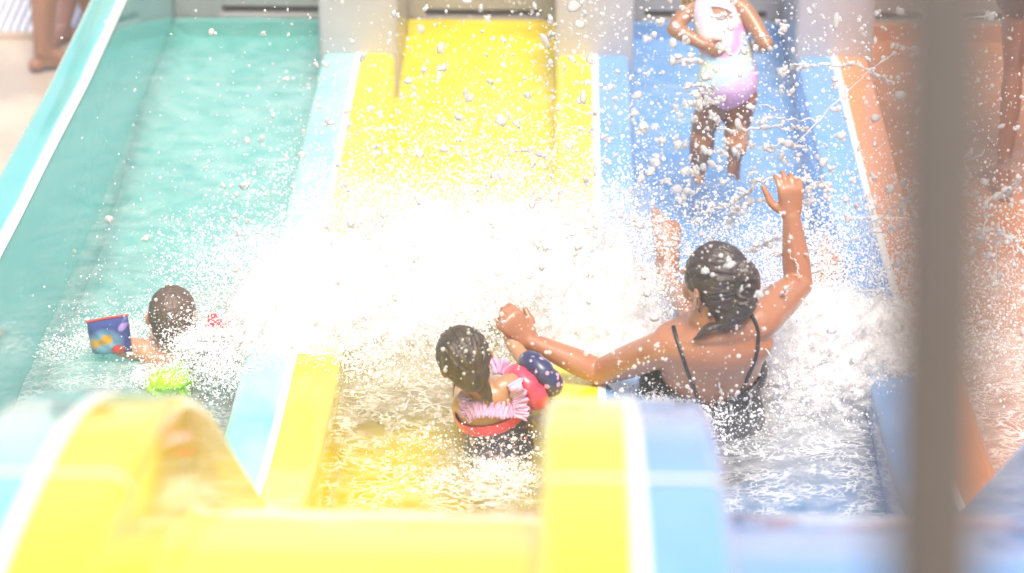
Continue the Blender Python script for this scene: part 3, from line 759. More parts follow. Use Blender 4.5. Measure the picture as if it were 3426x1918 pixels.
def pastel():
    m = mat('pastel wave print fabric', (.7, .6, .75), .45); p = m.node_tree.nodes['Principled BSDF']
    tc = N(m, 'ShaderNodeTexCoord'); nz = N(m, 'ShaderNodeTexNoise'); nz.inputs['Scale'].default_value = 7; nz.inputs['Detail'].default_value = 1
    L(m, tc.outputs['Object'], nz.inputs['Vector']); sp = N(m, 'ShaderNodeSeparateXYZ'); L(m, tc.outputs['Object'], sp.inputs[0])
    a = N(m, 'ShaderNodeMath', operation='MULTIPLY_ADD'); a.inputs[1].default_value = .28; L(m, nz.outputs[0], a.inputs[0]); L(m, sp.outputs[2], a.inputs[2])
    cr = N(m, 'ShaderNodeValToRGB'); mr = N(m, 'ShaderNodeMapRange'); mr.inputs[1].default_value = z_lo + .14; mr.inputs[2].default_value = z_hi + .14
    L(m, a.outputs[0], mr.inputs[0]); L(m, mr.outputs[0], cr.inputs[0])
    el = cr.color_ramp.elements
    cols = [(0, (.30, .50, .72)), (.10, (.62, .22, .52)), (.20, (.58, .30, .62)), (.30, (.30, .56, .66)), (.42, (.55, .62, .42)), (.52, (.30, .52, .68)), (.60, (.28, .50, .68)), (.66, (.72, .16, .46)), (.70, (.72, .18, .48)), (.75, (.58, .60, .50)), (.85, (.56, .44, .66)), (1, (.60, .48, .70))]
    while len(el) < len(cols): el.new(.5)
    for e, (q, c) in zip(el, cols): e.position = q; e.color = (*[.78 * v + .22 * .80 for v in c], 1)
    L(m, cr.outputs[0], p.inputs['Base Color']); return m
z_lo, z_hi = C(2430, 340)[2] - rc.location.z, C(2400, 0)[2] - rc.location.z
M_past = pastel()
sr = [.079, .098, .086, .084, .080]
lz = C(2432, 335)[2]
def cutr(co):
    dx = co[:, 0] - J['t'][0][0]
    leg = lz + .55 * np.clip(np.abs(dx) - .015, 0, 1) ** 1.0 * 1.1
    ba = (co[:, 2] > C(0, 38)[2]) & (np.abs(co[:, 0] - C(2425, 0)[0]) < .025 + (co[:, 2] - C(0, 38)[2]) * .5) & (co[:, 1] < Yc)
    return (co[:, 2] > leg) & (co[:, 2] < C(0, -30)[2]) & ~ba
rs = link('swimsuit', fuse('swimsuit', [tube([J['t'][0] - V3((0, 0, .02))] + J['t'][1:5], sr, [.8, .86, .73, .71, .64], J['side'], seg=28)], .0042, 4, cut=cutr), M_past, rc)
m = rs.modifiers.new('thick', 'SOLIDIFY'); m.thickness = .002

def bystander(name, base, lab, ank, yaw, sk, shorts, s=1.0, thin=1.0):
    e = empty('person', base); tag(e, lab, 'person')
    hipz = base[2] + .90 * s; cx = (ank[0][0] + ank[1][0]) / 2; cyy = (ank[0][1] + ank[1][1]) / 2
    t = [V3((cx, cyy, hipz - .02 * s)), V3((cx, cyy, hipz + .08 * s)), V3((cx, cyy, hipz + .25 * s)), V3((cx, cyy + .01, hipz + .42 * s)), V3((cx, cyy, hipz + .53 * s)), V3((cx, cyy, hipz + .58 * s))]
    sx = V3((math.cos(yaw), math.sin(yaw), 0)); J = {'t': t, 'side': sx, 'h': t[-1] + V3((0, .02, .17 * s))}
    for q, k in (('l', -1), ('r', 1)):
        sh = t[4] + sx * k * .17 * s; el = sh + sx * k * .05 * s + V3((0, -.02, -.27 * s)); J['a' + q] = [sh, el, el + V3((0, .06, -.23 * s))]
        an = V3(ank[0] if k < 0 else ank[1]); an[2] += .085 * s; hp = t[0] + sx * k * .085 * s; J['l' + q] = [hp, (hp + an) / 2 + V3((0, .02, .02 * s)), an]
    fd = (-math.sin(yaw), math.cos(yaw), 0)
    b = link('body', figure(J, {'t': [.155 * s, .165 * s, .135 * s, .155 * s, .14 * s, .06 * s], 'tf': .65, 'a': [.045 * s, .037 * s, .026 * s], 'l': [.085 * s * (thin + 1) / 2, .056 * s * thin, .038 * s * thin]}, None, e, .009, s, toe=(fd, fd), hand=s, foot=s, sm=5, hf=fd), sk, e)
    eyes(J['h'], fd, (0, 0, 1), s, b); hh = J['h']
    link('hair', fuse('hair', [ell(hh + V3((0, 0, .006)), (.084 * s, .098 * s, .094 * s), [sx, V3(fd), (0, 0, 1)])], .007, 3, cut=lambda co: ~((((co - hh) @ V3(fd)) > .04 * s) & (co[:, 2] < hh[2] + .05 * s)) & (co[:, 2] > hh[2] - .05 * s)), H_wom, e)
    SP = [tube(t[:3], [.166 * s, .172 * s, .142 * s], .68, sx, seg=24)]
    for q in 'lr':
        hp, kn, an = J['l' + q]; SP.append(tube([hp, hp * (.4 if thin == 1 else .75) + kn * (.6 if thin == 1 else .25)], [.105 * s, .092 * s], seg=18))
    link('swim_shorts', fuse('shorts', SP, .008, 4, cut=lambda co: co[:, 2] < hipz + .14 * s), shorts, e)
    return e
M_trunk = noisy(mat('dark brown swim trunks', (.05, .03, .028), .5), (.07, .04, .035), 10)
M_navyt = noisy(mat('navy swim trunks', (.03, .05, .12), .5), (.04, .06, .15), 10)
M_rose = noisy(mat('faded red swim trunks', (.35, .08, .08), .5), (.30, .07, .07), 10)
g1 = PZ(148, 236, -.348); g2 = PZ(262, 170, -.348); g3 = PZ(215, 138, -.348)
bystander('person', (g1.x + .1, g1.y, -.35), 'bather with bare tanned legs standing on the wet deck beside the teal slide wall', [V3(g1), V3((g1.x + .17, g1.y + .25, -.348))], -1.15, S_by, M_navyt)
S_by2 = skin('pink skin', (.50, .27, .23), (.45, .23, .20))
bystander('person', (g3.x, g3.y, -.35), 'second bather farther back with a pink foot between the nearer legs', [V3(g3), V3((g3.x + .30, g3.y + .05, -.348))], 2.6, S_by2, M_rose)
q1 = V3(PY(3362, 490, 8.75)); 
S_right = skin('reddish tan skin', (.33, .14, .085), (.28, .12, .07))
bystander('person', (q1[0] + .09, 8.75, zb(8.7)), 'bather in dark brown trunks standing in the orange lane behind the blurred post', [V3((q1[0] + .005, 8.78, zb(8.7))), V3((q1[0] + .16, 8.62, zb(8.7)))], .2, S_right, M_trunk, .98, thin=.62)
HAZE = .0075
# ------------------------------------------------------------------ water
def water_mat(name, tint):
    m = bpy.data.materials.new(name); m.use_nodes = True; nt = m.node_tree; nt.nodes.clear()
    out = N(m, 'ShaderNodeOutputMaterial'); tr = N(m, 'ShaderNodeBsdfTransparent'); tr.inputs[0].default_value = (*tint, 1)
    gl = N(m, 'ShaderNodeBsdfGlossy'); gl.inputs['Roughness'].default_value = .16
    fr = N(m, 'ShaderNodeFresnel'); fr.inputs[0].default_value = 1.31
    tc = N(m, 'ShaderNodeTexCoord'); mp = N(m, 'ShaderNodeMapping'); mp.inputs['Scale'].default_value = (3.2, 13, 9)
    nz = N(m, 'ShaderNodeTexNoise'); nz.inputs['Scale'].default_value = 1.0; nz.inputs['Detail'].default_value = 3; nz.inputs['Distortion'].default_value = .6
    bp = N(m, 'ShaderNodeBump'); bp.inputs['Strength'].default_value = .32; bp.inputs['Distance'].default_value = .02
    L(m, tc.outputs['Object'], mp.inputs[0]); L(m, mp.outputs[0], nz.inputs['Vector']); L(m, nz.outputs[0], bp.inputs['Height'])
    L(m, bp.outputs[0], gl.inputs['Normal']); L(m, bp.outputs[0], fr.inputs['Normal'])
    mx = N(m, 'ShaderNodeMixShader'); L(m, fr.outputs[0], mx.inputs[0]); L(m, tr.outputs[0], mx.inputs[1]); L(m, gl.outputs[0], mx.inputs[2])
    # aerated water : cloudy white bubbles, also painted in for milky sky reflection
    d_ = N(m, 'ShaderNodeBsdfDiffuse'); d_.inputs[0].default_value = (.95, .95, .93, 1)
    t_ = N(m, 'ShaderNodeBsdfTranslucent'); t_.inputs[0].default_value = (.95, .95, .93, 1); df = N(m, 'ShaderNodeMixShader'); df.inputs[0].default_value = .30; L(m, d_.outputs[0], df.inputs[1]); L(m, t_.outputs[0], df.inputs[2])
    at = N(m, 'ShaderNodeAttribute'); at.attribute_name = 'foam'
    n2 = N(m, 'ShaderNodeTexNoise'); n2.inputs['Scale'].default_value = 2.2; n2.inputs['Detail'].default_value = 6; n2.inputs['Roughness'].default_value = .7
    mp3 = N(m, 'ShaderNodeMapping'); mp3.inputs['Scale'].default_value = (5, 7, 6); L(m, tc.outputs['Object'], mp3.inputs[0]); L(m, mp3.outputs[0], n2.inputs['Vector'])
    ma = N(m, 'ShaderNodeMath', operation='ADD'); L(m, at.outputs['Fac'], ma.inputs[0]); L(m, n2.outputs[0], ma.inputs[1])
    mr = N(m, 'ShaderNodeMapRange'); mr.inputs[1].default_value = .52; mr.inputs[2].default_value = 1.35; mr.inputs[4].default_value = .66
    L(m, ma.outputs[0], mr.inputs[0])
    m2 = N(m, 'ShaderNodeMixShader'); L(m, mr.outputs[0], m2.inputs[0]); L(m, mx.outputs[0], m2.inputs[1]); L(m, df.outputs[0], m2.inputs[2])
    # net of bubbles and bright film lines drawn out over the surface
    mp2 = N(m, 'ShaderNodeMapping'); mp2.inputs['Scale'].default_value = (1, 1.5, 1); L(m, tc.outputs['Object'], mp2.inputs[0])
    n4 = N(m, 'ShaderNodeTexNoise'); n4.inputs['Scale'].default_value = 9; n4.inputs['Detail'].default_value = 4; L(m, mp2.outputs[0], n4.inputs['Vector'])
    vs = N(m, 'ShaderNodeVectorMath', operation='SCALE'); vs.inputs['Scale'].default_value = .30; L(m, n4.outputs['Color'], vs.inputs[0])
    va = N(m, 'ShaderNodeVectorMath', operation='ADD'); L(m, mp2.outputs[0], va.inputs[0]); L(m, vs.outputs[0], va.inputs[1])
    vo = N(m, 'ShaderNodeTexVoronoi', feature='DISTANCE_TO_EDGE'); vo.inputs['Scale'].default_value = 22; L(m, va.outputs[0], vo.inputs['Vector'])
    a2 = N(m, 'ShaderNodeAttribute'); a2.attribute_name = 'net'
    ln = N(m, 'ShaderNodeMapRange'); ln.inputs[1].default_value = .01; ln.inputs[2].default_value = .16; ln.inputs[3].default_value = 1; ln.inputs[4].default_value = 0; L(m, vo.outputs['Distance'], ln.inputs[0])
    n5 = N(m, 'ShaderNodeTexNoise'); n5.inputs['Scale'].default_value = 12; n5.inputs['Detail'].default_value = 6; L(m, tc.outputs['Object'], n5.inputs['Vector'])
    l2 = N(m, 'ShaderNodeMapRange'); l2.inputs[1].default_value = .38; l2.inputs[2].default_value = .58; L(m, n5.outputs[0], l2.inputs[0])
    k1 = N(m, 'ShaderNodeMath', operation='MULTIPLY'); L(m, ln.outputs[0], k1.inputs[0]); L(m, l2.outputs[0], k1.inputs[1])
    k2 = N(m, 'ShaderNodeMath', operation='MULTIPLY'); L(m, k1.outputs[0], k2.inputs[0]); L(m, a2.outputs['Fac'], k2.inputs[1])
    m3 = N(m, 'ShaderNodeMixShader'); L(m, k2.outputs[0], m3.inputs[0]); L(m, m2.outputs[0], m3.inputs[1]); L(m, df.outputs[0], m3.inputs[2])
    L(m, m3.outputs[0], out.inputs[0]); return m
M_wat = water_mat('clear running water', (.98, .99, .99))
# splash mounds : X, Y, sigma x, sigma y, height
def B(px, py, sx, sy, h, z=.38):
    p = PZ(px, py, z); return (p.x, p.y, sx, sy, h)
BL = [B(1330, 1020, .20, .15, .16), B(1650, 960, .19, .15, .14), B(1900, 1010, .13, .17, .12), B(1080, 1080, .14, .12, .13), B(880, 1130, .10, .08, .09), B(1250, 1150, .18, .10, .07), 
      B(720, 1190, .07, .05, .05), B(2130, 1130, .08, .14, .10), B(2180, 940, .07, .10, .07), B(2640, 1130, .08, .12, .10), B(2830, 1100, .11, .11, .10), B(2780, 1270, .15, .14, .10), B(2560, 1290, .05, .09, .06),
      B(2320, 1500, .06, .08, .04), B(3020, 1230, .10, .16, .10), B(2700, 1430, .14, .10, .04), B(1940, 1230, .10, .09, .14), B(2060, 1200, .08, .08, .12), B(960, 1220, .09, .08, .10), B(1640, 1590, .10, .06, .03), B(3330, 1150, .11, .13, .06), B(3340, 820, .04, .10, .03),
      B(400, 1235, .09, .04, .015), B(665, 1225, .03, .03, .03), B(2650, 1560, .12, .08, .018), B(1400, 1350, .05, .03, .02), B(2560, 930, .07, .06, .03), B(2370, 1680, .05, .05, .03)]
def mound(X, Y):
    h = np.zeros_like(X)
    for (x, y, sx, sy, a) in BL: h = h + a * np.exp(-.5 * (((X - x) / sx) ** 2 + ((Y - y) / sy) ** 2))
    return h
fedges = [(HWR, RX[0] - HL, 0), (RX[0] + HR, RX[1] - HL, 1), (RX[1] + HR, RX[2] - HL, 2), (RX[2] + HR, 1.80, 3)]
for (a, b, k) in fedges:
    nx, ny = int((b - a) / .009), int((10.11 - 5.55) / .009)
    gx = np.linspace(a + .001, b - .001, nx); gy = np.linspace(5.55, 10.11, ny); X, Y = np.meshgrid(gx, gy)
    amp = .3 + .7 * sst(9.6, 8.0, Y)
    Z = zw(Y) + amp * (.044 * (fbm(X * 2.4, Y * 6.0, 0, 11 + k, 3) - .5) + .008 * (fbm(X * 11, Y * 24, 0, 17 + k, 3) - .5))
    mo = mound(X, Y)
    Z += sst(.01, .05, mo) * .03 * (fbm(X * 14, Y * 16, 0, 31, 4) - .45)
    V = np.stack([X, Y, Z], -1).reshape(-1, 3)
    i = np.arange(ny - 1)[:, None] * nx + np.arange(nx - 1)[None, :]; F = np.stack([i, i + 1, i + 1 + nx, i + nx], -1).reshape(-1, 4)
    me = mesh_np('water', V, F)
    fo = np.clip(mo * 6, 0, .42) + .16 * np.exp(-.5 * (((X + .35) / .4) ** 2 + ((Y - 7.1) / .22) ** 2)) + [.20, .06, .08, .04][k] * sst(10.0, 9.4, Y) + [.16, .02, .16, .32][k] * sst(7.5, 6.7, Y) + .25 * (k == 1) * np.exp(-((X + .12) / .12) ** 2) * sst(6.9, 6.3, Y)  # even per-lane term paints the whiteness of reflected sky
    A = me.attributes.new('foam', 'FLOAT', 'POINT'); A.data.foreach_set('value', fo.ravel().astype(np.float32))
    ne = np.clip(mo * 12, 0, .8) + [.35, .62, .58, .7][k] * sst(7.8, 7.1, Y) + [.06, 0, 0, .1][k]
    A = me.attributes.new('net', 'FLOAT', 'POINT'); A.data.foreach_set('value', np.clip(ne, 0, .9).ravel().astype(np.float32))
    tag(link('water', me, M_wat), kind='structure')

def foam_mat():
    m = bpy.data.materials.new('white water foam'); m.use_nodes = True; nt = m.node_tree; nt.nodes.clear()
    out = N(m, 'ShaderNodeOutputMaterial'); p = N(m, 'ShaderNodeBsdfPrincipled')
    p.inputs['Base Color'].default_value = (.92, .91, .90, 1); p.inputs['Roughness'].default_value = .45
    p.inputs['Subsurface Weight'].default_value = 0
    tl = N(m, 'ShaderNodeBsdfTranslucent'); tl.inputs[0].default_value = (.9, .9, .9, 1)
    mx = N(m, 'ShaderNodeMixShader'); mx.inputs[0].default_value = .25; L(m, p.outputs[0], mx.inputs[1]); L(m, tl.outputs[0], mx.inputs[2])
    tr = N(m, 'ShaderNodeBsdfTransparent'); m2 = N(m, 'ShaderNodeMixShader')
    at = N(m, 'ShaderNodeAttribute'); at.attribute_name = 'cov'
    tc = N(m, 'ShaderNodeTexCoord'); nz = N(m, 'ShaderNodeTexNoise'); nz.inputs['Scale'].default_value = 26; nz.inputs['Detail'].default_value = 8; nz.inputs['Roughness'].default_value = .72
    L(m, tc.outputs['Object'], nz.inputs['Vector'])
    ad = N(m, 'ShaderNodeMath', operation='ADD'); L(m, at.outputs['Fac'], ad.inputs[0]); L(m, nz.outputs[0], ad.inputs[1])
    mr = N(m, 'ShaderNodeMapRange'); mr.inputs[1].default_value = .74; mr.inputs[2].default_value = 1.04; L(m, ad.outputs[0], mr.inputs[0])
    L(m, mr.outputs[0], m2.inputs[0]); L(m, tr.outputs[0], m2.inputs[1]); L(m, mx.outputs[0], m2.inputs[2]); L(m, m2.outputs[0], out.inputs[0])
    n3 = N(m, 'ShaderNodeTexNoise'); n3.inputs['Scale'].default_value = 90; n3.inputs['Detail'].default_value = 5; L(m, tc.outputs['Object'], n3.inputs['Vector'])
    bp = N(m, 'ShaderNodeBump'); bp.inputs['Strength'].default_value = .3; bp.inputs['Distance'].default_value = .008
    L(m, n3.outputs[0], bp.inputs['Height']); L(m, bp.outputs[0], p.inputs['Normal'])
    return m
M_foam = foam_mat()
def foam_layer(name, lift, hs, seed, cadd):
    st = .0075; gx = np.arange(-1.465, 1.79, st); gy = np.arange(5.9, 8.9, st); X, Y = np.meshgrid(gx, gy); nx, ny = len(gx), len(gy)
    h = mound(X, Y); q = fbm(X * 7, Y * 7, 0, seed, 5, g=.6); q2 = np.abs(fbm(X * 16, Y * 16, 2.2, seed + 9, 4) - .5) * 2
    hh = h * hs * (.45 + 1.15 * q) + sst(.01, .06, h) * (.030 * (.55 - q2) + .012 * (fbm(X * 60, Y * 60, 0, seed + 4, 2) - .5))
    Z = zw(Y) + lift + hh
    cov = np.clip(h / .13, 0, 1) ** .9 * .56 + cadd
    V = np.stack([X, Y, Z], -1).reshape(-1, 3)
    i = np.arange(ny - 1)[:, None] * nx + np.arange(nx - 1)[None, :]; F = np.stack([i, i + 1, i + 1 + nx, i + nx], -1).reshape(-1, 4)
    c = cov.reshape(-1); F = F[(c[F].max(1) > .10) & (h.reshape(-1)[F].max(1) > .008)]
    us = np.unique(F); mp = np.zeros(len(V), int); mp[us] = np.arange(len(us))
    me = mesh_np(name, V[us], mp[F]); A = me.attributes.new('cov', 'FLOAT', 'POINT'); A.data.foreach_set('value', c[us].astype(np.float32))
    return me
tag(link('foam', foam_layer('foam', .004, 1.0, 3, .0), M_foam), 'white churning foam thrown up by the sliders across the lanes', 'foam', kind='stuff')
tag(link('foam', foam_layer('foam', .03, 1.25, 23, -.14), M_foam), 'loose upper crests of the white churning foam', 'foam', kind='stuff')

# ------------------------------------------------------------------ spray
def drop_mat(name, see):
    m = bpy.data.materials.new(name); m.use_nodes = True; m.node_tree.nodes.clear(); out = N(m, 'ShaderNodeOutputMaterial')
    tr = N(m, 'ShaderNodeBsdfTransparent'); tl = N(m, 'ShaderNodeBsdfTranslucent'); tl.inputs[0].default_value = (1, .98, .96, 1); df = N(m, 'ShaderNodeBsdfDiffuse'); df.inputs[0].default_value = (.96, .94, .92, 1)
    gl = N(m, 'ShaderNodeBsdfGlossy'); gl.inputs['Roughness'].default_value = .08; fr = N(m, 'ShaderNodeFresnel'); fr.inputs[0].default_value = 1.45
    a_ = N(m, 'ShaderNodeMixShader'); a_.inputs[0].default_value = .78; L(m, tl.outputs[0], a_.inputs[1]); L(m, df.outputs[0], a_.inputs[2])
    lw = N(m, 'ShaderNodeLayerWeight'); lw.inputs[0].default_value = .35; mr = N(m, 'ShaderNodeMapRange'); mr.inputs[3].default_value = see; mr.inputs[4].default_value = see * .25; L(m, lw.outputs['Facing'], mr.inputs[0])
    b_ = N(m, 'ShaderNodeMixShader'); L(m, mr.outputs[0], b_.inputs[0]); L(m, a_.outputs[0], b_.inputs[1]); L(m, tr.outputs[0], b_.inputs[2])
    c_ = N(m, 'ShaderNodeMixShader'); L(m, fr.outputs[0], c_.inputs[0]); L(m, b_.outputs[0], c_.inputs[1]); L(m, gl.outputs[0], c_.inputs[2]); L(m, c_.outputs[0], out.inputs[0])
    return m
M_mist = mat('fine white spray', (.93, .93, .93), .4)
M_drop = drop_mat('water drops', .50)
def cloud(name, P, R, m, label):
    me = bpy.data.meshes.new(name); me.vertices.add(len(P)); me.vertices.foreach_set('co', np.asarray(P, np.float32).ravel())
    A = me.attributes.new('rad', 'FLOAT', 'POINT'); A.data.foreach_set('value', np.asarray(R, np.float32)); me.update()
    o = link(name, me); g = bpy.data.node_groups.new(name, 'GeometryNodeTree')
    g.interface.new_socket('Geometry', in_out='INPUT', socket_type='NodeSocketGeometry'); g.interface.new_socket('Geometry', in_out='OUTPUT', socket_type='NodeSocketGeometry')
    gi, go = g.nodes.new('NodeGroupInput'), g.nodes.new('NodeGroupOutput'); mp = g.nodes.new('GeometryNodeMeshToPoints'); na = g.nodes.new('GeometryNodeInputNamedAttribute'); na.data_type = 'FLOAT'; na.inputs['Name'].default_value = 'rad'
    sm = g.nodes.new('GeometryNodeSetMaterial'); sm.inputs['Material'].default_value = m
    g.links.new(gi.outputs[0], mp.inputs['Mesh']); g.links.new(na.outputs['Attribute'], mp.inputs['Radius']); g.links.new(mp.outputs[0], sm.inputs[0]); g.links.new(sm.outputs[0], go.inputs[0])
    md = o.modifiers.new('points', 'NODES'); md.node_group = g; me.materials.append(m)
    tag(o, label, 'spray', kind='stuff'); return o
def plume(n, c, s, clump=0.0, sc=9, seed=0, floor=True):
    c = V3(c); s = V3(s); out = []; got = 0
    while got < n:
        p = c + rng.normal(size=(n, 3)) * s
        if clump:
            q = fbm(p[:, 0] * sc, p[:, 1] * sc, p[:, 2] * sc, seed, 3); p = p[rng.random(n) < sst(.5 - .25 * clump + .05, .5 + .14, q)]
        if floor: p = p[p[:, 2] > zw(p[:, 1]) + .005]
        p = p[(p[:, 0] > -1.5)]
        out.append(p); got += len(p)
    return np.concatenate(out)[:n]
def Q(px, py, Y): return V3(PY(px, py, Y))
mist = [plume(46000, Q(1330, 960, 7.3), (.27, .20, .08), .4, 7, 1), plume(26000, Q(1700, 850, 7.5), (.22, .20, .09), .5, 7, 2), plume(20000, Q(1050, 1070, 7.1), (.17, .14, .06), .4, 8, 3),
        plume(12000, Q(850, 1140, 6.95), (.12, .10, .03), .3, 8, 4), plume(9000, Q(1520, 680, 7.6), (.30, .22, .12), 1.0, 8, 5), plume(13000, Q(1960, 920, 7.35), (.13, .17, .08), .6, 8, 6),
        plume(15000, Q(2780, 1080, 7.1), (.22, .24, .10), .6, 9, 7), plume(8000, Q(2700, 900, 7.4), (.20, .20, .10), .8, 9, 8), plume(2500, Q(2350, 1380, 6.6), (.20, .10, .04), .7, 12, 9),
        plume(2500, Q(400, 1200, 7.1), (.14, .08, .02), .7, 9, 10), plume(3500, Q(1660, 1590, 6.4), (.11, .05, .012), .8, 12, 11), plume(4500, Q(2265, 1395, 6.50), (.075, .05, .020), .5, 12, 61), plume(1800, Q(560, 1262, 6.86), (.07, .03, .02), .5, 14, 63), plume(300, Q(1600, 1480, 6.38), (.09, .03, .015), .6, 12, 62), plume(7000, Q(3250, 1050, 7.3), (.25, .3, .10), .7, 9, 12),
        plume(4000, Q(980, 860, 7.5), (.14, .2, .05), .7, 9, 13), plume(2000, Q(2500, 500, 7.6), (.45, .4, .2), .9, 7, 14)]
P = np.concatenate(mist); e_ = P[rng.random(len(P)) < .30]; P = np.concatenate([P, e_ + rng.normal(size=e_.shape) * .035]); R = np.exp(rng.normal(math.log(.00130), .50, len(P)))
cloud('spray_mist', P, np.clip(R, .0006, .006), M_mist, 'cloud of fine white spray over the lanes')
fine = [plume(1500, Q(2350, 420, 7.6), (.38, .50, .24), .5, 6, 21), plume(1000, Q(1500, 450, 8.2), (.40, .40, .22), .5, 6, 22), plume(600, Q(2350, 150, 7.6), (.55, .4, .16), .4, 6, 23), plume(350, Q(1550, 100, 7.6), (.45, .4, .18), .4, 6, 24),
        plume(900, Q(2400, 1050, 6.3), (.30, .12, .24), .3, 6, 25), plume(160, Q(1570, 1180, 6.3), (.08, .06, .08), .3, 6, 26), plume(500, Q(3000, 500, 7.0), (.2, .3, .3), .4, 6, 27), plume(90, Q(850, 600, 7.4), (.3, .3, .2), .4, 6, 28),
        plume(70, Q(590, 1070, 6.8), (.06, .03, .06), 0), plume(700, Q(3330, 400, 7.2), (.15, .3, .3), .2, 6, 29), plume(250, Q(2350, 1100, 6.35), (.25, .1, .12), .2, 6, 30)]
P = np.concatenate(fine); R = np.exp(rng.normal(math.log(.0017), .6, len(P)))
cloud('spray_drops', P, np.clip(R, .0006, .006), M_drop, 'scattered small drops flying above the lanes')

def blobs(P, R, stretch, seed, lump=.38):
    r = np.random.default_rng(seed); V0, F0 = ICO[2]; F0 = np.array(F0); n, k = len(P), len(V0)
    S = np.exp(r.normal(0, .28, (n, 3))); S[:, 2] *= stretch; D = r.normal(size=(n, 3, 3))
    V = V0[None] * S[:, None, :]
    lum = 1 + lump * sum(np.sin(V0 @ D[:, j].T * 1.8 + r.uniform(0, 6, n)).T for j in range(3)) / 3
    V = V * lum[..., None]
    a = r.normal(0, .5, n); ca, sa = np.cos(a), np.sin(a)
    V = np.stack([V[..., 0] * ca[:, None] + V[..., 2] * sa[:, None], V[..., 1], -V[..., 0] * sa[:, None] + V[..., 2] * ca[:, None]], -1)
    V = V * np.asarray(R)[:, None, None] + P[:, None, :]
    F = F0[None] + (np.arange(n) * k)[:, None, None]
    return V.reshape(-1, 3), F.reshape(-1, 3)
def clusters(c, s, n, rs, seed, clump=.4):
    """drops that travel in torn clusters : a big one with smaller ones round it"""
    P0 = plume(n, c, s, clump, 5, seed); R0 = np.clip(np.exp(rng.normal(math.log(rs), .58, n)), .0018, .0098)
    P, R = [P0], [R0]
    for j in range(4):
        k = rng.random(n) < .45; d = rng.normal(size=(n, 3)); d /= np.linalg.norm(d, axis=1)[:, None]
        P.append((P0 + d * (R0 * 1.25)[:, None])[k]); R.append((R0 * rng.uniform(.3, .75, n))[k])
    return np.concatenate(P), np.concatenate(R)
big = [clusters(Q(2330, 400, 7.6), (.40, .50, .25), 330, .0052, 41), clusters(Q(1520, 450, 8.0), (.36, .40, .20), 200, .0052, 42), clusters(Q(2350, 60, 7.4), (.5, .4, .10), 150, .0058, 43), clusters(Q(1500, 60, 7.5), (.30, .3, .06), 30, .0060, 44),
       clusters(Q(2650, 700, 7.2), (.22, .3, .12), 90, .0050, 45), clusters(Q(2250, 700, 7.2), (.22, .3, .10), 70, .0048, 46), clusters(Q(3050, 450, 7.0), (.12, .3, .26), 34, .0048, 47), clusters(Q(900, 600, 7.4), (.16, .3, .10), 6, .0038, 48),
       clusters(Q(2420, 1050, 6.25), (.22, .06, .18), 30, .0036, 49, .1), clusters(Q(1500, 720, 7.5), (.4, .3, .07), 200, .0050, 50), clusters(Q(3330, 800, 7.2), (.1, .3, .14), 60, .005, 51)]
P = np.concatenate([b[0] for b in big]); R = np.concatenate([b[1] for b in big])
V, F = blobs(P, R, 1.15, 5)
tag(link('flying_drops', mesh_np('flying_drops', V, F), M_drop), 'larger torn drops of water flying over the lanes', 'spray', kind='stuff')
# ropes of water
RP = []
def rope(pts, r, seed, jit=.007):
    rr = np.random.default_rng(seed); C_, _ = crom(pts, [1] * len(pts), 14); n = len(C_)
    C_ = C_ + np.stack([fbm(np.arange(n) * .35, seed, 0, 1 + a, 3) - .5 for a in range(3)], -1) * jit * 3
    rad = .78 * r * (.35 + 1.5 * fbm(np.arange(n) * .55, seed * 3.1, 0, 9, 2) ** 2 * 1.6)
    RP.append(tube(list(C_), list(rad), 1.0, seg=8, n=1))
    for i in rr.integers(0, n, n // 3):
        RP.append(ell(C_[i] + rr.normal(size=3) * r * 1.6, r * rr.uniform(.5, 1.5) * np.exp(rr.normal(0, .3, 3)), sub=2))
for k, (pts, r, Y) in enumerate([([(2370, 700), (2440, 680), (2500, 640), (2545, 605), (2640, 598), (2720, 612), (2790, 640)], .0050, 7.0), ([(2500, 840), (2550, 815), (2600, 800), (2640, 760)], .0055, 7.0), ([(2640, 225), (2700, 215), (2780, 222), (2850, 215), (2905, 236), (2950, 262), (2985, 280)], .0045, 7.0),
        ([(2400, 430), (2480, 436), (2560, 425), (2640, 430), (2700, 425)], .0040, 7.2), ([(2250, 212), (2290, 200), (2350, 205)], .0075, 7.0), ([(2310, 350), (2340, 340), (2400, 350)], .0070, 7.3), ([(2300, 290), (2340, 285), (2395, 300)], .006, 7.3), ([(2440, 760), (2450, 720), (2470, 690)], .006, 7.0),
        ([(2740, 400), (2640, 400), (2560, 395)], .0035, 7.2), ([(1700, 520), (1760, 500), (1830, 530)], .004, 7.3), ([(2560, 490), (2620, 480), (2680, 490)], .008, 7.2), ([(2560, 855), (2600, 850), (2650, 858), (2700, 850)], .0035, 6.75), ([(2520, 960), (2580, 945), (2610, 985), (2650, 960)], .003, 6.6), ([(2560, 1060), (2600, 1050), (2640, 1065)], .003, 6.6),
        ([(2410, 1180), (2400, 1240), (2412, 1300), (2405, 1360)], .004, 6.52), ([(2470, 1090), (2478, 1150), (2500, 1175), (2520, 1160)], .0025, 6.55), ([(2500, 1290), (2510, 1330), (2505, 1390)], .004, 6.58), ([(2440, 1320), (2445, 1370), (2435, 1400)], .004, 6.55),
        ([(3290, 700), (3330, 660), (3380, 640), (3410, 600)], .006, 7.3), ([(3260, 780), (3320, 770), (3380, 800)], .007, 7.3), ([(1700, 1440), (1740, 1405), (1790, 1395), (1830, 1410)], .006, 6.55), ([(1300, 1430), (1340, 1390), (1370, 1330)], .005, 6.6)]):
    rope([Q(a, b, Y + .04 * math.sin(i * 1.7 + k)) for i, (a, b) in enumerate(pts)], r, k + 1)
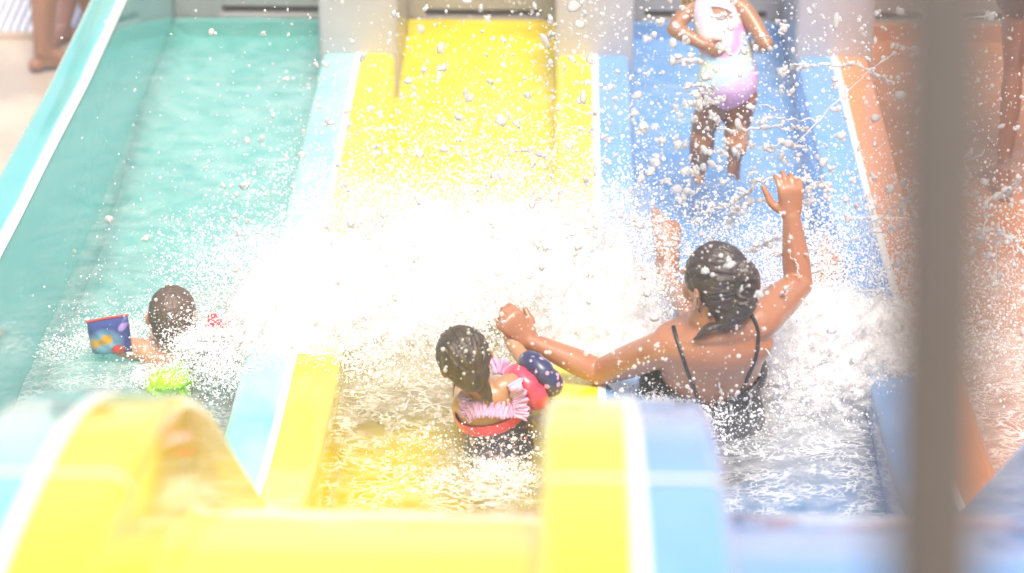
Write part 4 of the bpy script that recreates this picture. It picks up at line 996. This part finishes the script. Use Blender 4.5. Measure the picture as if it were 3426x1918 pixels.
for k in range(18):
    p = plume(1, Q(2450, 560, 7.2), (.4, .3, .28))[0]; d = rng.normal(size=3) * (.06, .05, .03); L_ = rng.integers(2, 5)
    rope([p + d * i + V3((0, 0, -.008 * i * i)) for i in range(L_)], rng.uniform(.002, .0045), 100 + k)
for k in range(22):
    p = plume(1, Q(3330, 850, 7.3), (.14, .25, .12))[0]; d = rng.normal(size=3) * (.05, .05, .04)
    rope([p + d * i for i in range(3)], rng.uniform(.003, .006), 200 + k)
v, F = join(RP); me = bpy.data.meshes.new('water_ropes'); me.from_pydata(v.tolist(), [], F); me.polygons.foreach_set('use_smooth', [True] * len(F))
tag(link('water_ropes', me, M_drop), 'torn ropes and sheets of water thrown up round the woman', 'spray', kind='stuff')

# ------------------------------------------------------------------ air full of mist
mh = bpy.data.materials.new('misty air'); mh.use_nodes = True; mh.node_tree.nodes.clear()
ho = N(mh, 'ShaderNodeOutputMaterial'); hv = N(mh, 'ShaderNodeVolumePrincipled'); hv.inputs['Color'].default_value = (1, .96, .91, 1); hv.inputs['Density'].default_value = HAZE; hv.inputs['Anisotropy'].default_value = .0
L(mh, hv.outputs[0], ho.inputs['Volume'])
bm = bmesh.new(); box_bm(bm, -151, 151, -151, 151, -1.4, 4.9)
tag(link('haze', bm_mesh('haze', bm), mh), 'thin bright mist hanging in the air over the slide', 'mist', kind='stuff')

# dense bodies of spray hanging over the plunge : lumpy closed clouds of fine drops
ms = bpy.data.materials.new('dense airborne spray'); ms.use_nodes = True; ms.node_tree.nodes.clear()
ho = N(ms, 'ShaderNodeOutputMaterial'); hv = N(ms, 'ShaderNodeVolumePrincipled'); hv.inputs['Color'].default_value = (1, .98, .93, 1); hv.inputs['Density'].default_value = 2.0; hv.inputs['Anisotropy'].default_value = .0
L(ms, hv.outputs[0], ho.inputs['Volume'])
CL = [((1330, 960, 7.3), (.32, .22, .13)), ((1650, 930, 7.3), (.26, .20, .13)), ((1050, 1040, 7.2), (.24, .18, .11)), ((1900, 960, 7.2), (.18, .20, .13)), ((850, 1130, 6.98), (.15, .12, .07)), 
      ((1250, 1130, 7.0), (.26, .16, .09)), ((2120, 1010, 7.05), (.12, .16, .10)), ((1900, 1180, 6.85), (.14, .12, .07)), ((2820, 1080, 7.05), (.17, .16, .10)), ((2700, 1230, 6.9), (.15, .14, .08))]
pr = [ell(Q(*c), r) for c, r in CL]
def cdisp(co, nn):
    return co + nn * ((fbm(co[:, 0] * 7, co[:, 1] * 7, co[:, 2] * 9, 71, 4, g=.6) - .5) * .20)[:, None]
tag(link('airborne_spray', fuse('airborne_spray', pr, .016, 6, disp=cdisp), ms), 'billowing soft white spray over the middle of the lanes', 'spray', kind='stuff')

mt = ms.copy(); mt.name = 'thin airborne spray'; [n for n in mt.node_tree.nodes if n.type == 'PRINCIPLED_VOLUME'][0].inputs['Density'].default_value = .85
CT = [((1400, 860, 7.5), (.50, .42, .22)), ((1850, 860, 7.4), (.32, .36, .20)), ((950, 1080, 7.15), (.34, .28, .14)), ((700, 1180, 7.0), (.20, .16, .08)), ((1350, 1330, 6.7), (.40, .22, .10)), ((2750, 1150, 7.0), (.30, .34, .16)), ((2550, 1400, 6.6), (.22, .18, .09)), ((1650, 1540, 6.4), (.18, .12, .06)), ((3300, 1050, 7.2), (.24, .34, .14))]
pr = [ell(Q(*c), r) for c, r in CT]
tag(link('airborne_spray', fuse('airborne_spray', pr, .022, 6, disp=lambda co, nn: co + nn * ((fbm(co[:, 0] * 5, co[:, 1] * 5, co[:, 2] * 7, 81, 4, g=.6) - .5) * .30)[:, None]), mt), 'thin veil of spray drifting round the white splash', 'spray', kind='stuff')
